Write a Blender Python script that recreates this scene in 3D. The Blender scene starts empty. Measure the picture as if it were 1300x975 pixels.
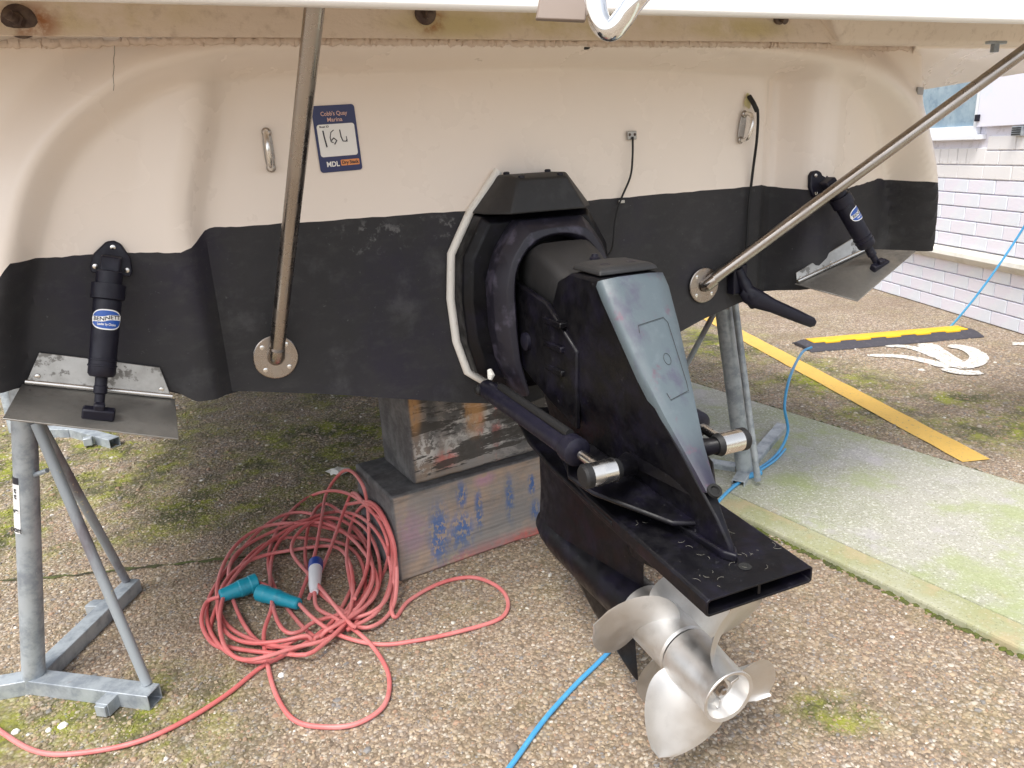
import bpy, bmesh, math, random
import numpy as np
from mathutils import Vector, Matrix
scn = bpy.context.scene
random.seed(7); rng = np.random.default_rng(7)
# ---------------------------------------------------------------- camera
PITCH, ROLL, CAMH, FOC = math.radians(17.4), math.radians(3.0), 1.3, 940.0
cam = bpy.data.cameras.new('camera'); cam_o = bpy.data.objects.new('camera', cam)
scn.collection.objects.link(cam_o); scn.camera = cam_o
cam.sensor_width = 36; cam.lens = 36*FOC/1300; cam.clip_start = 0.02; cam.clip_end = 2000
fwd = np.array([0, math.cos(PITCH), -math.sin(PITCH)])
_r0 = np.array([1., 0, 0]); _u0 = np.array([0, math.sin(PITCH), math.cos(PITCH)])
RT = _r0*math.cos(ROLL)-_u0*math.sin(ROLL); UP = _u0*math.cos(ROLL)+_r0*math.sin(ROLL)
cam_o.matrix_world = Matrix(((RT[0], UP[0], -fwd[0], 0), (RT[1], UP[1], -fwd[1], 0), (RT[2], UP[2], -fwd[2], CAMH), (0, 0, 0, 1)))
# ---------------------------------------------------------------- sky, sun, exposure
world = bpy.data.worlds.new("World"); scn.world = world; world.use_nodes = True
wn = world.node_tree; bg = wn.nodes['Background']
sky = wn.nodes.new('ShaderNodeTexSky'); sky.sky_type = 'NISHITA'; sky.sun_disc = False
SUN_EL, SUN_AZ = math.radians(60), math.radians(205)      # azimuth from +Y, clockwise: behind the camera, a little left
sky.sun_elevation = SUN_EL; sky.sun_rotation = SUN_AZ; sky.dust_density = 3.0
hs = wn.nodes.new('ShaderNodeHueSaturation'); hs.inputs['Saturation'].default_value = 0.28
wn.links.new(sky.outputs[0], hs.inputs['Color']); wn.links.new(hs.outputs[0], bg.inputs[0]); bg.inputs[1].default_value = 0.15
sun = bpy.data.lights.new('sun', 'SUN'); sun.energy = 1.7; sun.angle = math.radians(22); sun.color = (1, .96, .9)
sun_o = bpy.data.objects.new('sun', sun); scn.collection.objects.link(sun_o)
sd = Vector((math.sin(SUN_AZ)*math.cos(SUN_EL), math.cos(SUN_AZ)*math.cos(SUN_EL), math.sin(SUN_EL)))
sun_o.rotation_euler = sd.to_track_quat('Z', 'Y').to_euler()
scn.view_settings.view_transform = 'Standard'; scn.view_settings.look = 'None'
scn.view_settings.exposure = .95; scn.view_settings.gamma = 1
scn.render.resolution_x = 1024; scn.render.resolution_y = 768
scn.cycles.max_bounces = 8; scn.cycles.diffuse_bounces = 5

# ---------------------------------------------------------------- measuring helpers (photo pixel -> point on a real plane)
CAMP = np.array([0, 0, CAMH])
def V(*a): return np.array(a, float)
def ray(x, y): return fwd+RT*(x-650)/FOC-UP*(y-487.5)/FOC
def onplane(x, y, p0, n):
    d = ray(x, y); return CAMP+d*(((np.array(p0)-CAMP)@n)/(d@n))
def G(x, y, z=0.0): return onplane(x, y, (0, 0, z), V(0, 0, 1))
YAW = math.radians(22.7)
RR = V(math.cos(YAW), math.sin(YAW), 0); AA = V(math.sin(YAW), -math.cos(YAW), 0); ZZ = V(0, 0, 1)   # boat frame: right, aft, up
P0 = V(-0.70, 1.65, 0); S0 = P0+RR*.82
def B(u, z, off=0.0): return P0+RR*u+AA*off+ZZ*z            # a point on the transom plane, off metres aft of it
def T(x, y, off=0.0): return onplane(x, y, P0+AA*off, AA)
def S(a, r, z): return S0+AA*a+RR*r+ZZ*z                    # stern drive frame
def TU(x, y, off=0.0):
    q = T(x, y, off); return float((q-P0)@RR), float(q[2])

# ---------------------------------------------------------------- node materials
def srgb(r, g, b):
    f = lambda c: (c/255/12.92) if c/255 <= .04045 else ((c/255+.055)/1.055)**2.4
    return (f(r), f(g), f(b), 1)
def c4(c): return tuple(c)+(1,) if len(c) == 3 else tuple(c)
class NT:
    def __init__(s, name):
        s.m = bpy.data.materials.new(name); s.m.use_nodes = True; s.t = s.m.node_tree
        s.b = s.t.nodes['Principled BSDF']; s.co = s.n('ShaderNodeTexCoord').outputs['Object']
    def n(s, k, **kw):
        x = s.t.nodes.new(k)
        for a, v in kw.items(): setattr(x, a, v)
        return x
    def l(s, a, b): s.t.links.new(a, b)
    def val(s, sock, v):
        if hasattr(v, 'is_linked') or hasattr(v, 'links'): s.l(v, sock)
        else: sock.default_value = v
    def scaled(s, sc):
        m = s.n('ShaderNodeMapping'); s.l(s.co, m.inputs[0]); m.inputs['Scale'].default_value = sc; return m.outputs[0]
    def noise(s, scale, detail=4, rough=.6, stretch=None, dist=0):
        x = s.n('ShaderNodeTexNoise'); s.l(s.scaled(stretch) if stretch else s.co, x.inputs['Vector'])
        x.inputs['Scale'].default_value = scale; x.inputs['Detail'].default_value = detail; x.inputs['Roughness'].default_value = rough
        x.inputs['Distortion'].default_value = dist
        return x.outputs[0]
    def mr(s, v, lo, hi, a=0., b=1., smooth=True):
        x = s.n('ShaderNodeMapRange'); x.interpolation_type = 'SMOOTHSTEP' if smooth else 'LINEAR'
        s.l(v, x.inputs[0]); x.inputs[1].default_value = lo; x.inputs[2].default_value = hi
        x.inputs[3].default_value = a; x.inputs[4].default_value = b; return x.outputs[0]
    def math(s, op, a, b=0.):
        x = s.n('ShaderNodeMath', operation=op); s.val(x.inputs[0], a); s.val(x.inputs[1], b); return x.outputs[0]
    def mix(s, f, a, b, bt='MIX'):
        x = s.n('ShaderNodeMix', data_type='RGBA', blend_type=bt); s.val(x.inputs[0], f)
        s.val(x.inputs[6], c4(a) if isinstance(a, tuple) else a); s.val(x.inputs[7], c4(b) if isinstance(b, tuple) else b); return x.outputs[2]
    def spot(s, c, rad):                                   # 1 inside an ellipsoid, fading to its rim
        m = s.n('ShaderNodeMapping', vector_type='TEXTURE'); s.l(s.co, m.inputs[0])
        m.inputs['Location'].default_value = c; m.inputs['Scale'].default_value = rad
        v = s.n('ShaderNodeVectorMath', operation='LENGTH'); s.l(m.outputs[0], v.inputs[0])
        return s.mr(v.outputs['Value'], .25, 1.15, 1., 0.)
    def spots(s, lst):
        o = None
        for c, rad in lst:
            k = s.spot(c, rad); o = k if o is None else s.math('MAXIMUM', o, k)
        return o
    def bump(s, h, st, dist=.002, prev=None):
        x = s.n('ShaderNodeBump'); s.l(h, x.inputs['Height']); x.inputs['Strength'].default_value = st; x.inputs['Distance'].default_value = dist
        if prev: s.l(prev, x.inputs['Normal'])
        return x.outputs[0]
def mat(name, base, rough=.5, metal=0., layers=(), bump=None, rvar=None, spec=None, coat=0.):
    """layers: (colour, noise scale, lo, hi, strength, stretch, spots)"""
    N = NT(name); col = c4(base)
    for L in layers:
        L = tuple(L)+(None,)*(7-len(L)); c, sc, lo, hi, st, stretch, sp = L
        f = N.mr(N.noise(sc, 6, .65, stretch), lo, hi)
        if sp: f = N.math('MULTIPLY', f, N.spots(sp))
        f = N.math('MULTIPLY', f, 1. if st is None else st)
        col = N.mix(f, col, c4(c))
    N.val(N.b.inputs['Base Color'], col)
    N.b.inputs['Roughness'].default_value = rough; N.b.inputs['Metallic'].default_value = metal
    if rvar: N.l(N.mr(N.noise(rvar[0], 5), .3, .7, rvar[1], rvar[2]), N.b.inputs['Roughness'])
    if spec is not None: N.b.inputs['Specular IOR Level'].default_value = spec
    if coat: N.b.inputs['Coat Weight'].default_value = coat; N.b.inputs['Coat Roughness'].default_value = .15
    if bump:
        bl = bump if isinstance(bump, list) else [bump]; pv = None
        for q in bl: pv = N.bump(N.noise(q[0], 5, .6, q[3] if len(q) > 3 else None), q[1], q[2] if len(q) > 2 else .002, pv)
        N.l(pv, N.b.inputs['Normal'])
    return N.m

# ---------------------------------------------------------------- mesh helpers
class MB:
    def __init__(s): s.v = []; s.f = []
    def add(s, vs, fs):
        o = len(s.v); s.v += [tuple(map(float, p)) for p in vs]; s.f += [tuple(i+o for i in f) for f in fs]; return s
    def box(s, c, ex, ey, ez):                              # centre and three half-axes (vectors)
        c, ex, ey, ez = map(np.array, (c, ex, ey, ez)); vs = [c+i*ex+j*ey+k*ez for k in (-1, 1) for j in (-1, 1) for i in (-1, 1)]
        if np.dot(np.cross(ex, ey), ez) < 0: fs = [(0, 1, 3, 2), (4, 6, 7, 5), (0, 4, 5, 1), (2, 3, 7, 6), (0, 2, 6, 4), (1, 5, 7, 3)]
        else: fs = [(0, 2, 3, 1), (4, 5, 7, 6), (0, 1, 5, 4), (2, 6, 7, 3), (0, 4, 6, 2), (1, 3, 7, 5)]
        return s.add(vs, fs)
    def rings(s, R, cap=True, close=True):
        n = len(R[0]); vs = [p for r in R for p in r]; fs = []
        for i in range(len(R)-1):
            for j in range(n if close else n-1):
                k = (j+1) % n; fs.append((i*n+j, i*n+k, (i+1)*n+k, (i+1)*n+j))
        if cap: fs.append(tuple(range(n-1, -1, -1))); fs.append(tuple((len(R)-1)*n+j for j in range(n)))
        return s.add(vs, fs)
    def lathe(s, p, ax, prof, n=24, cap=True):              # prof: (distance along axis, radius)
        p = np.array(p, float); e1, e2, e3 = frame(ax)
        return s.rings([[p+e3*h+r*(e1*math.cos(t)+e2*math.sin(t)) for t in np.linspace(0, 2*math.pi, n, endpoint=False)] for h, r in prof], cap)
    def cyl(s, a, b, r, n=20, r2=None):
        a = np.array(a, float); b = np.array(b, float); L = np.linalg.norm(b-a)
        return s.lathe(a, b-a, [(0, r), (L, r if r2 is None else r2)], n)
    def tube(s, pts, r, n=10, closed=False):
        pts = [np.array(p, float) for p in pts]; R = []; up = None
        for i, p in enumerate(pts):
            t = (pts[min(i+1, len(pts)-1)]-pts[max(i-1, 0)]); t = t/(np.linalg.norm(t)+1e-9)
            if up is None: up = frame(t)[0]
            up = up-t*(up@t); up /= np.linalg.norm(up)+1e-9; sd_ = np.cross(t, up)
            rad = r[i] if hasattr(r, '__len__') else r
            R.append([p+rad*(up*math.cos(q)+sd_*math.sin(q)) for q in np.linspace(0, 2*math.pi, n, endpoint=False)])
        return s.rings(R)
    def prism(s, outline, d):                               # outline: points in space, extruded by vector d
        o = [np.array(p, float) for p in outline]; d = np.array(d, float); n = len(o)
        return s.add(o+[p+d for p in o], [tuple(range(n-1, -1, -1)), tuple(range(n, 2*n))]+[(i, (i+1) % n, n+(i+1) % n, n+i) for i in range(n)])
def frame(ax):
    e3 = np.array(ax, float); e3 /= np.linalg.norm(e3); h = V(0, 0, 1) if abs(e3[2]) < .9 else V(1, 0, 0)
    e1 = np.cross(h, e3); e1 /= np.linalg.norm(e1); return e1, np.cross(e3, e1), e3
def smooth_path(pts, k=8):
    P = [np.array(p, float) for p in pts]; P = [2*P[0]-P[1]]+P+[2*P[-1]-P[-2]]; o = []
    for i in range(1, len(P)-2):
        for t in np.linspace(0, 1, k, endpoint=False):
            a, b, c, d = P[i-1:i+3]; o.append(.5*((2*b)+(c-a)*t+(2*a-5*b+4*c-d)*t*t+(3*b-a-3*c+d)*t**3))
    return o+[P[-2]]
ORG = {}
def thing(name, loc, label, cat, group=None):
    o = bpy.data.objects.new(name, None); scn.collection.objects.link(o); o.location = tuple(map(float, loc)); o.empty_display_size = .1
    ORG[o.name] = np.array(loc, float); o['label'] = label; o['category'] = cat
    if group: o['group'] = group
    return o
def obj(name, mb, m, parent=None, bev=0., smooth=True, org=None, fix=True, label=None, kind=None, angle=35, seg=2):
    O = ORG[parent.name] if parent is not None else (np.array(org, float) if org is not None else V(0, 0, 0))
    me = bpy.data.meshes.new(name)
    me.from_pydata([tuple(np.array(v)-O) for v in mb.v], [], mb.f)
    if fix:
        bm = bmesh.new(); bm.from_mesh(me); bmesh.ops.recalc_face_normals(bm, faces=bm.faces); bm.to_mesh(me); bm.free()
    me.materials.append(m); o = bpy.data.objects.new(name, me); scn.collection.objects.link(o)
    if parent is not None: o.parent = parent
    else: o.location = tuple(map(float, O))
    ORG[o.name] = O
    if smooth: me.shade_smooth(); me.set_sharp_from_angle(angle=math.radians(angle))
    if bev:
        b = o.modifiers.new('bevel', 'BEVEL'); b.width = bev; b.segments = seg; b.limit_method = 'ANGLE'; b.angle_limit = math.radians(30); b.harden_normals = False
    if label: o['label'] = label
    if kind: o['kind'] = kind
    return o
def tag(o, label, cat, group=None):
    o['label'] = label; o['category'] = cat
    if group: o['group'] = group
    return o
def text(name, body, origin, ex, ey, size, m, parent, width=None, thick=.0003, shear=0, align='CENTER', bold=0.):
    cu = bpy.data.curves.new(name, 'FONT'); cu.body = body; cu.align_x = align; cu.align_y = 'CENTER'; cu.size = 1; cu.extrude = 0; cu.shear = shear; cu.offset = bold
    to = bpy.data.objects.new(name, cu); scn.collection.objects.link(to)
    dg = bpy.context.evaluated_depsgraph_get(); me0 = bpy.data.meshes.new_from_object(to.evaluated_get(dg))
    co = np.empty(len(me0.vertices)*3); me0.vertices.foreach_get('co', co); co = co.reshape(-1, 3)
    fs = [tuple(p.vertices) for p in me0.polygons]; bpy.data.objects.remove(to); bpy.data.meshes.remove(me0)
    sx = size
    if width and len(co): sx = width/(co[:, 0].max()-co[:, 0].min())
    ex, ey = np.array(ex, float), np.array(ey, float); ex /= np.linalg.norm(ex); ey /= np.linalg.norm(ey)
    mb = MB(); mb.add([np.array(origin)+ex*p[0]*sx+ey*p[1]*size for p in co], fs)
    return obj(name, mb, m, parent, smooth=False, fix=False)

# ---------------------------------------------------------------- materials
M = {}
def BOATSP(l): return [(tuple(S(a, r, z)-S0), (w, d, h)) for r, a, z, w, d, h in l]     # stains in the boat's own coordinates
yel = srgb(176, 160, 96)
M['gel'] = mat('cream_gelcoat', (.86, .775, .695), .24, layers=[((.5, .42, .34), 70, .70, .82, .2)], bump=(3, .04, .01), rvar=(3, .24, .32))
M['gel_white'] = mat('white_gelcoat', (.82, .8, .77), .3)
M['under'] = mat('rough_fibreglass', (.80, .71, .62), .7,
    layers=[((.58, .50, .22), 6, .3, .6, .75, None, BOATSP([(-.98, .17, 1.58, .30, .3, .05), (.12, .17, 1.58, .40, .3, .05), (.55, .17, 1.57, .20, .3, .035), (-.2, .17, 1.57, .2, .3, .04)])),
            ((.34, .13, .04), 25, .38, .6, .95, None, [*BOATSP([(-1.0, .13, 1.56, .055, .06, .04), (-.26, .13, 1.575, .04, .06, .035)])]), ((.45, .36, .28), 40, .5, .8, .5, (1, 1, 1)), ((.30, .24, .18), 150, .66, .75, .5)], bump=[(70, .5, .004, (.25, 1, 1)), (260, .35, .001)])
M['ringm'] = mat('scuffed_purple_black', (.012, .011, .02), .5, layers=[((.075, .068, .10), 16, .50, .66, .7), ((.006, .006, .01), 30, .5, .7, .6)], bump=(200, .2, .0008))
M['scuffed'] = mat('scuffed_dark_grey', (.016, .016, .017), .6, layers=[((.036, .036, .038), 18, .45, .7, .7), ((.008, .008, .01), 9, .5, .7, .7), ((.2, .2, .2), 120, .70, .78, .6)], bump=(180, .4, .001))
M['anti'] = mat('black_antifouling', (.029, .028, .031), .72, layers=[((.018, .018, .020), 3, .4, .65, .8), ((.015, .012, .03), 2, .5, .7, .7), ((.14, .14, .14), 90, .64, .78, .7), ((.075, .075, .08), 6, .55, .75, .6), ((.050, .050, .050), 30, .5, .7, .35, (.6, .6, 1.3)), ((.22, .22, .22), 40, .54, .68, .6, (1, 1, 1), BOATSP([(-.40, .0, 1.12, .13, .12, .05), (-.2, .0, 1.13, .14, .12, .035)]))], bump=[(90, .35, .002), (500, .3, .0006)])
M['black'] = mat('black_drive_paint', (.0030, .0028, .0042), .36, spec=.27, layers=[((.007, .006, .014), 14, .45, .7, .8), ((.10, .10, .11), 55, .64, .74, .35), ((.20, .20, .21), 130, .67, .76, .7)], bump=[(220, .2, .0008)], rvar=(30, .3, .6))
M['black2'] = mat('black_plastic', (.008, .0075, .016), .45, spec=.35, layers=[((.018, .016, .032), 25, .5, .75, .6)], bump=(300, .15, .0006), rvar=(40, .35, .6))
M['rubber'] = mat('black_rubber', (.007, .007, .008), .6, bump=(150, .3, .001))
M['worn'] = mat('worn_grey_cover', (.085, .11, .125), .5, layers=[((.06, .05, .09), 14, .50, .66, .6, (1, 1, .35)), ((.14, .17, .19), 30, .5, .8, .5), ((.02, .018, .035), 5, .2, .3, .95, None, BOATSP([(0, .77, .66, .2, .2, .13), (0, .48, 1.06, .2, .04, .03)])), ((.12, .04, .07), 26, .58, .72, .6)], bump=(300, .2, .0006), rvar=(20, .35, .6))
M['steel'] = mat('stainless_steel', (.40, .365, .335), .25, 1., layers=[((.20, .16, .13), 5, .4, .7, .5, (1, 1, .3))], bump=(60, .05, .001), rvar=(25, .18, .38))
M['bright'] = mat('polished_steel', (.75, .73, .70), .22, 1., bump=(200, .05, .0005), rvar=(30, .15, .35))
M['chrome'] = mat('chrome', (.85, .86, .87), .08, 1.)
M['prop'] = mat('propeller_steel', (.70, .69, .675), .48, 1., layers=[((.50, .42, .35), 6, .5, .72, .6), ((.40, .40, .39), 30, .5, .8, .3)], bump=[(120, .12, .0008)], rvar=(14, .38, .58))
M['plate'] = mat('trim_tab_steel', (.34, .33, .31), .48, .85, layers=[((.14, .13, .12), 7, .4, .7, .8), ((.05, .05, .05), 40, .66, .72, .8)], bump=(60, .15, .001), rvar=(14, .4, .65))
M['platel'] = mat('hinge_plate_steel', (.5, .49, .47), .4, .8, layers=[((.10, .09, .08), 24, .57, .63, .85), ((.25, .24, .22), 9, .4, .7, .6)], bump=(60, .15, .001))
M['galv'] = mat('galvanised_steel', (.43, .47, .50), .5, .35, layers=[((.22, .25, .29), 18, .4, .65, .8), ((.55, .58, .6), 55, .6, .75, .6), ((.20, .13, .10), 11, .66, .76, .6)], bump=(80, .15, .001), rvar=(30, .35, .6))
M['galv_dirty'] = mat('weathered_brace_steel', (.20, .18, .20), .55, .25, layers=[((.36, .40, .43), 5, .36, .54, .95, (1, 1, .35)), ((.6, .55, .38), 20, .64, .68, .9)], bump=(90, .25, .001))
M['dark'] = mat('dark_hollow', (.01, .01, .01), .9)
M['bolt'] = mat('corroded_bronze', (.13, .095, .075), .55, .5, layers=[((.06, .04, .04), 40, .4, .6, .8)], bump=(90, .4, .001))
M['rust'] = mat('rust_stain', (.32, .12, .04), .8)
M['seal'] = mat('white_sealant', (.80, .78, .73), .6, layers=[((.45, .38, .28), 20, .6, .75, .6)], bump=(60, .6, .004))
M['bead'] = mat('sealant_bead', (.68, .57, .48), .6, layers=[((.30, .22, .14), 20, .68, .74, .7)], bump=(70, .8, .004))
M['navy'] = mat('navy_print', (.022, .03, .115), .3)
M['white'] = mat('white_print', (.85, .85, .84), .4)
M['orange'] = mat('orange_print', (.75, .28, .09), .4)
M['pinkp'] = mat('pale_pink_print', (.65, .42, .36), .5)
M['ink'] = mat('black_ink', (.02, .02, .03), .5)
M['blue'] = mat('blue_print', (.025, .10, .42), .3, layers=[((.03, .05, .2), 60, .5, .7, .7)])
M['red_cable'] = mat('red_pvc_cable', (.60, .15, .145), .5, layers=[((.42, .09, .085), 12, .5, .75, .6), ((.66, .24, .23), 5, .42, .62, .8)], bump=(200, .1, .0005))
M['teal'] = mat('teal_plastic', (.012, .26, .36), .4, layers=[((.01, .16, .24), 30, .5, .7, .6)])
M['plugblue'] = mat('blue_plug_plastic', (.02, .06, .3), .4)
M['plugwhite'] = mat('white_plug_plastic', (.7, .7, .72), .4)
M['hose'] = mat('blue_hose', (.07, .33, .62), .4, layers=[((.12, .42, .66), 20, .5, .7, .6)])
M['ramp_yellow'] = mat('yellow_plastic', (.80, .47, .008), .5, layers=[((.6, .33, .02), 14, .5, .75, .5), ((.3, .2, .05), 60, .65, .75, .5)], bump=(90, .2, .001))
M['ramp_black'] = mat('ramp_rubber', (.05, .048, .06), .8, layers=[((.10, .09, .10), 40, .5, .7, .6)], bump=(120, .5, .002))
M['brick'] = mat('painted_brick', (.80, .78, .87), .6, layers=[((.74, .82, .88), 2.0, .46, .6, .6), ((.64, .61, .62), 30, .66, .78, .4), ((.88, .86, .9), 8, .5, .7, .5)], bump=[(60, .4, .003), (300, .2, .001)])
M['brickc'] = mat('cream_painted_brick', (.80, .785, .79), .65, layers=[((.60, .57, .52), 20, .6, .75, .5)], bump=[(60, .4, .003)])
M['mortar'] = mat('painted_mortar', (.78, .76, .83), .8, layers=[((.45, .42, .42), 20, .5, .75, .6)], bump=(80, .4, .003))
M['ledge'] = mat('rendered_ledge', (.62, .60, .55), .75, layers=[((.42, .40, .33), 6, .45, .7, .6)], bump=(60, .4, .003))
M['upvc'] = mat('white_frame', (.82, .85, .90), .3)
M['panel'] = mat('white_panel', (.80, .80, .90), .45, layers=[((.70, .78, .88), 3, .45, .6, .7)])
M['glass'] = mat('window_glass', (.26, .36, .44), .06, 0, layers=[((.42, .52, .58), 6, .4, .7, .7), ((.10, .17, .26), 14, .5, .7, .5)], spec=.8)

# ground materials share their moss; spots under the hull also paint in its shade
MOSS_SHADE = [((-2.6, 3.4, 0), (1.6, 1.2, 1)), ((-1.3, 2.9, 0), (1.0, .6, 1)), ((-2.2, 2.6, 0), (1.2, .5, 1)), ((-1.1, 1.45, 0), (.6, .35, 1)), ((-.25, 3.6, 0), (1.4, .9, 1)), ((.72, 1.42, 0), (.13, .10, 1)), ((-.9, 3.3, 0), (.9, .8, 1)), ((-.3, 4.4, 0), (1.6, 1., 1)), ((1.7, 3.8, 0), (.5, .8, 1)), ((2.2, 3.3, 0), (.5, .6, 1)), ((1.3, 4.8, 0), (.6, .7, 1))]
def moss_shade_mask(N):
    a = N.mr(N.noise(3.2, 6, .7), .36, .62); return N.math('MULTIPLY', a, N.math('ADD', N.math('MULTIPLY', N.spots(MOSS_SHADE), 1.25), .16))
def ground_mat():
    N = NT('exposed_aggregate')
    v = N.n('ShaderNodeTexVoronoi'); v.inputs['Scale'].default_value = 105; v.inputs['Randomness'].default_value = 1
    nz = N.n('ShaderNodeTexNoise'); nz.inputs['Scale'].default_value = 60; N.l(N.co, nz.inputs['Vector'])
    mv = N.n('ShaderNodeMixRGB' if False else 'ShaderNodeVectorMath', operation='MULTIPLY_ADD')
    N.l(nz.outputs[1], mv.inputs[0]); mv.inputs[1].default_value = (.006, .006, .006); N.l(N.co, mv.inputs[2]); N.l(mv.outputs[0], v.inputs['Vector'])
    sep = N.n('ShaderNodeSeparateColor'); N.l(v.outputs['Color'], sep.inputs[0])
    r = N.n('ShaderNodeValToRGB'); N.l(sep.outputs[0], r.inputs[0]); cr = r.color_ramp
    cols = [(0, (.10, .075, .055)), (.2, (.20, .14, .09)), (.38, (.30, .22, .15)), (.52, (.26, .21, .17)), (.66, (.38, .27, .17)), (.78, (.46, .38, .29)), (.9, (.60, .54, .46)), (1, (.24, .22, .22))]
    cr.elements[0].color = c4(cols[0][1]); cr.elements[1].position = 1; cr.elements[1].color = c4(cols[-1][1])
    for p, c in cols[1:-1]: e = cr.elements.new(p); e.color = c4(c)
    edge = N.mr(v.outputs['Distance'], .35, .75)
    c = N.mix(N.math('MULTIPLY', edge, .65), N.mix(.12, r.outputs[0], (.6, .5, .42)), (.15, .11, .08))
    c = N.mix(N.math('MULTIPLY', N.mr(N.noise(1.3, 5, .6), .4, .7), .45), c, (.17, .115, .075))
    mm = moss_shade_mask(N)
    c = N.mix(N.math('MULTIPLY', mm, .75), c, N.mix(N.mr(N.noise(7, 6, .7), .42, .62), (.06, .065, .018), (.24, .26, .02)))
    N.l(c, N.b.inputs['Base Color']); N.b.inputs['Roughness'].default_value = .8
    h = N.math('SUBTRACT', 1., v.outputs['Distance'])
    N.l(N.bump(h, .6, .005, N.bump(N.noise(300, 3), .3, .001)), N.b.inputs['Normal'])
    return N.m
def pebble_mat():
    N = NT('pebbles'); g = N.n('ShaderNodeNewGeometry')
    r = N.n('ShaderNodeValToRGB'); N.l(g.outputs['Random Per Island'], r.inputs[0]); cr = r.color_ramp; cr.interpolation = 'CONSTANT'
    cols = [(0, (.16, .11, .07)), (.14, (.30, .21, .13)), (.3, (.22, .16, .11)), (.42, (.40, .29, .18)), (.55, (.26, .20, .16)), (.66, (.46, .36, .26)), (.76, (.36, .20, .11)), (.84, (.56, .49, .40)), (.89, (.17, .17, .18)), (.94, (.48, .36, .22)), (.988, (.8, .78, .72))]
    cr.elements[0].color = c4(cols[0][1]); cr.elements[1].position = cols[-1][0]; cr.elements[1].color = c4(cols[-1][1])
    for p, c in cols[1:-1]: e = cr.elements.new(p); e.color = c4(c)
    c = N.mix(.12, N.mix(.2, r.outputs[0], (.27, .26, .25)), N.mix(N.noise(200, 3), (.22, .17, .13), (.70, .60, .50)))
    mm = moss_shade_mask(N); rnd = N.mr(g.outputs['Random Per Island'], .0, .8, 1., .25)
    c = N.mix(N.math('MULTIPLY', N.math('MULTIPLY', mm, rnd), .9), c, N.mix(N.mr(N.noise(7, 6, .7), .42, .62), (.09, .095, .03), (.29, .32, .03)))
    c = N.mix(N.math('MULTIPLY', N.mr(N.noise(1.6, 5, .6), .42, .68), .25), c, (.20, .14, .10))
    N.l(c, N.b.inputs['Base Color']); N.b.inputs['Roughness'].default_value = .6
    return N.m
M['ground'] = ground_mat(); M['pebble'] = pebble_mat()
M['path'] = mat('mossy_concrete', (.40, .39, .34), .85, layers=[((.30, .33, .19), 1.6, .42, .66, .75), ((.25, .25, .2), 9, .5, .75, .5), ((.46, .44, .47), 1.1, .55, .7, .7), ((.42, .33, .22), 3, .62, .72, .5), ((.70, .70, .64), 110, .54, .62, .65), ((.14, .15, .10), 150, .55, .64, .65), ((.30, .36, .13), 2.4, .5, .66, .6), ((.47, .44, .48), 3.5, .54, .66, .5)], bump=[(160, .7, .003), (12, .2, .01)])
M['kerb'] = mat('mossy_edging', (.38, .38, .27), .85, layers=[((.26, .28, .10), 3, .42, .64, .75), ((.45, .33, .20), 4, .58, .7, .7), ((.52, .52, .46), 110, .56, .66, .6), ((.12, .13, .06), 140, .56, .66, .6), ((.46, .36, .24), 6, .52, .66, .6)], bump=[(140, .5, .002)])
M['moss'] = mat('moss', (.10, .12, .02), .95, layers=[((.05, .05, .03), 20, .4, .7, .8)], bump=(120, .8, .006))
M['joint'] = mat('joint_dirt', (.05, .045, .025), .95, layers=[((.10, .12, .03), 12, .4, .6, .8)], bump=(90, .7, .006))
def worn_paint(name, c, under=(.28, .21, .14), w=.0):
    N = NT(name); f = N.mr(N.noise(70, 6, .75), .34+w, .42+w); f = N.math('MAXIMUM', f, 0.)
    col = N.mix(f, under, c); col = N.mix(N.math('MULTIPLY', N.mr(N.noise(5, 5), .45, .7), .35), col, tuple(x*.75 for x in c[:3]))
    N.l(col, N.b.inputs['Base Color']); N.b.inputs['Roughness'].default_value = .7; N.l(N.bump(N.noise(110, 4, .7), .7, .005), N.b.inputs['Normal']); return N.m
M['yline'] = worn_paint('worn_yellow_paint', (.72, .45, .10, 1)); M['wline'] = worn_paint('worn_white_paint', (.72, .70, .66, 1), w=.07)

# ================================================================ SETTING: ground, path, painted marks
def ground_sheet():
    mb = MB(); xs = [-150, -20, 20, 150]; ys = [-80, -5, 12, 200]
    mb.add([(x, y, 0) for y in ys for x in xs], [(j*4+i, j*4+i+1, j*4+i+5, j*4+i+4) for j in range(3) for i in range(3)])
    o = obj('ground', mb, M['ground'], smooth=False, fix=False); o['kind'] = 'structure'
ground_sheet()
PD = V(.52, -.854, 0); PN = V(.854, .52, 0)                                  # path direction, and its right normal
c_lo = G(1000, 690); c_in = G(1000, 668); c_up = G(871, 487)
w_band = .1; base = c_lo-PD*0
def strip(name, m, d0, d1, t0, t1, z0, z1, bev=.006):
    mb = MB(); p = lambda t, d: c_lo+PD*t+PN*d
    q = [p(t0, d0), p(t1, d0), p(t1, d1), p(t0, d1)]
    for v_ in q: v_[2] = z0
    mb.prism(q, (0, 0, z1-z0)); o = obj(name, mb, m, bev=bev, smooth=False); o['kind'] = 'structure'; return o
PW = float((c_up-c_lo)@PN)
for t0_, t1_ in ((-9, -4.61), (-4.6, 2.39), (2.4, 8)): strip('path', M['path'], .112, PW-.0, t0_, t1_, -.05, .022)
for t0_, t1_ in ((-9, -4.11), (-4.1, 1.89), (1.9, 8)): strip('path_edging', M['kerb'], 0, .107, t0_, t1_, -.05, .024, .008)
strip('path_joint', M['joint'], .100, .118, -6, 9, -.04, .013, 0)
strip('path_joint', M['joint'], PW-.002, PW+.022, -6, 9, -.04, .006, 0)
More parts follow.
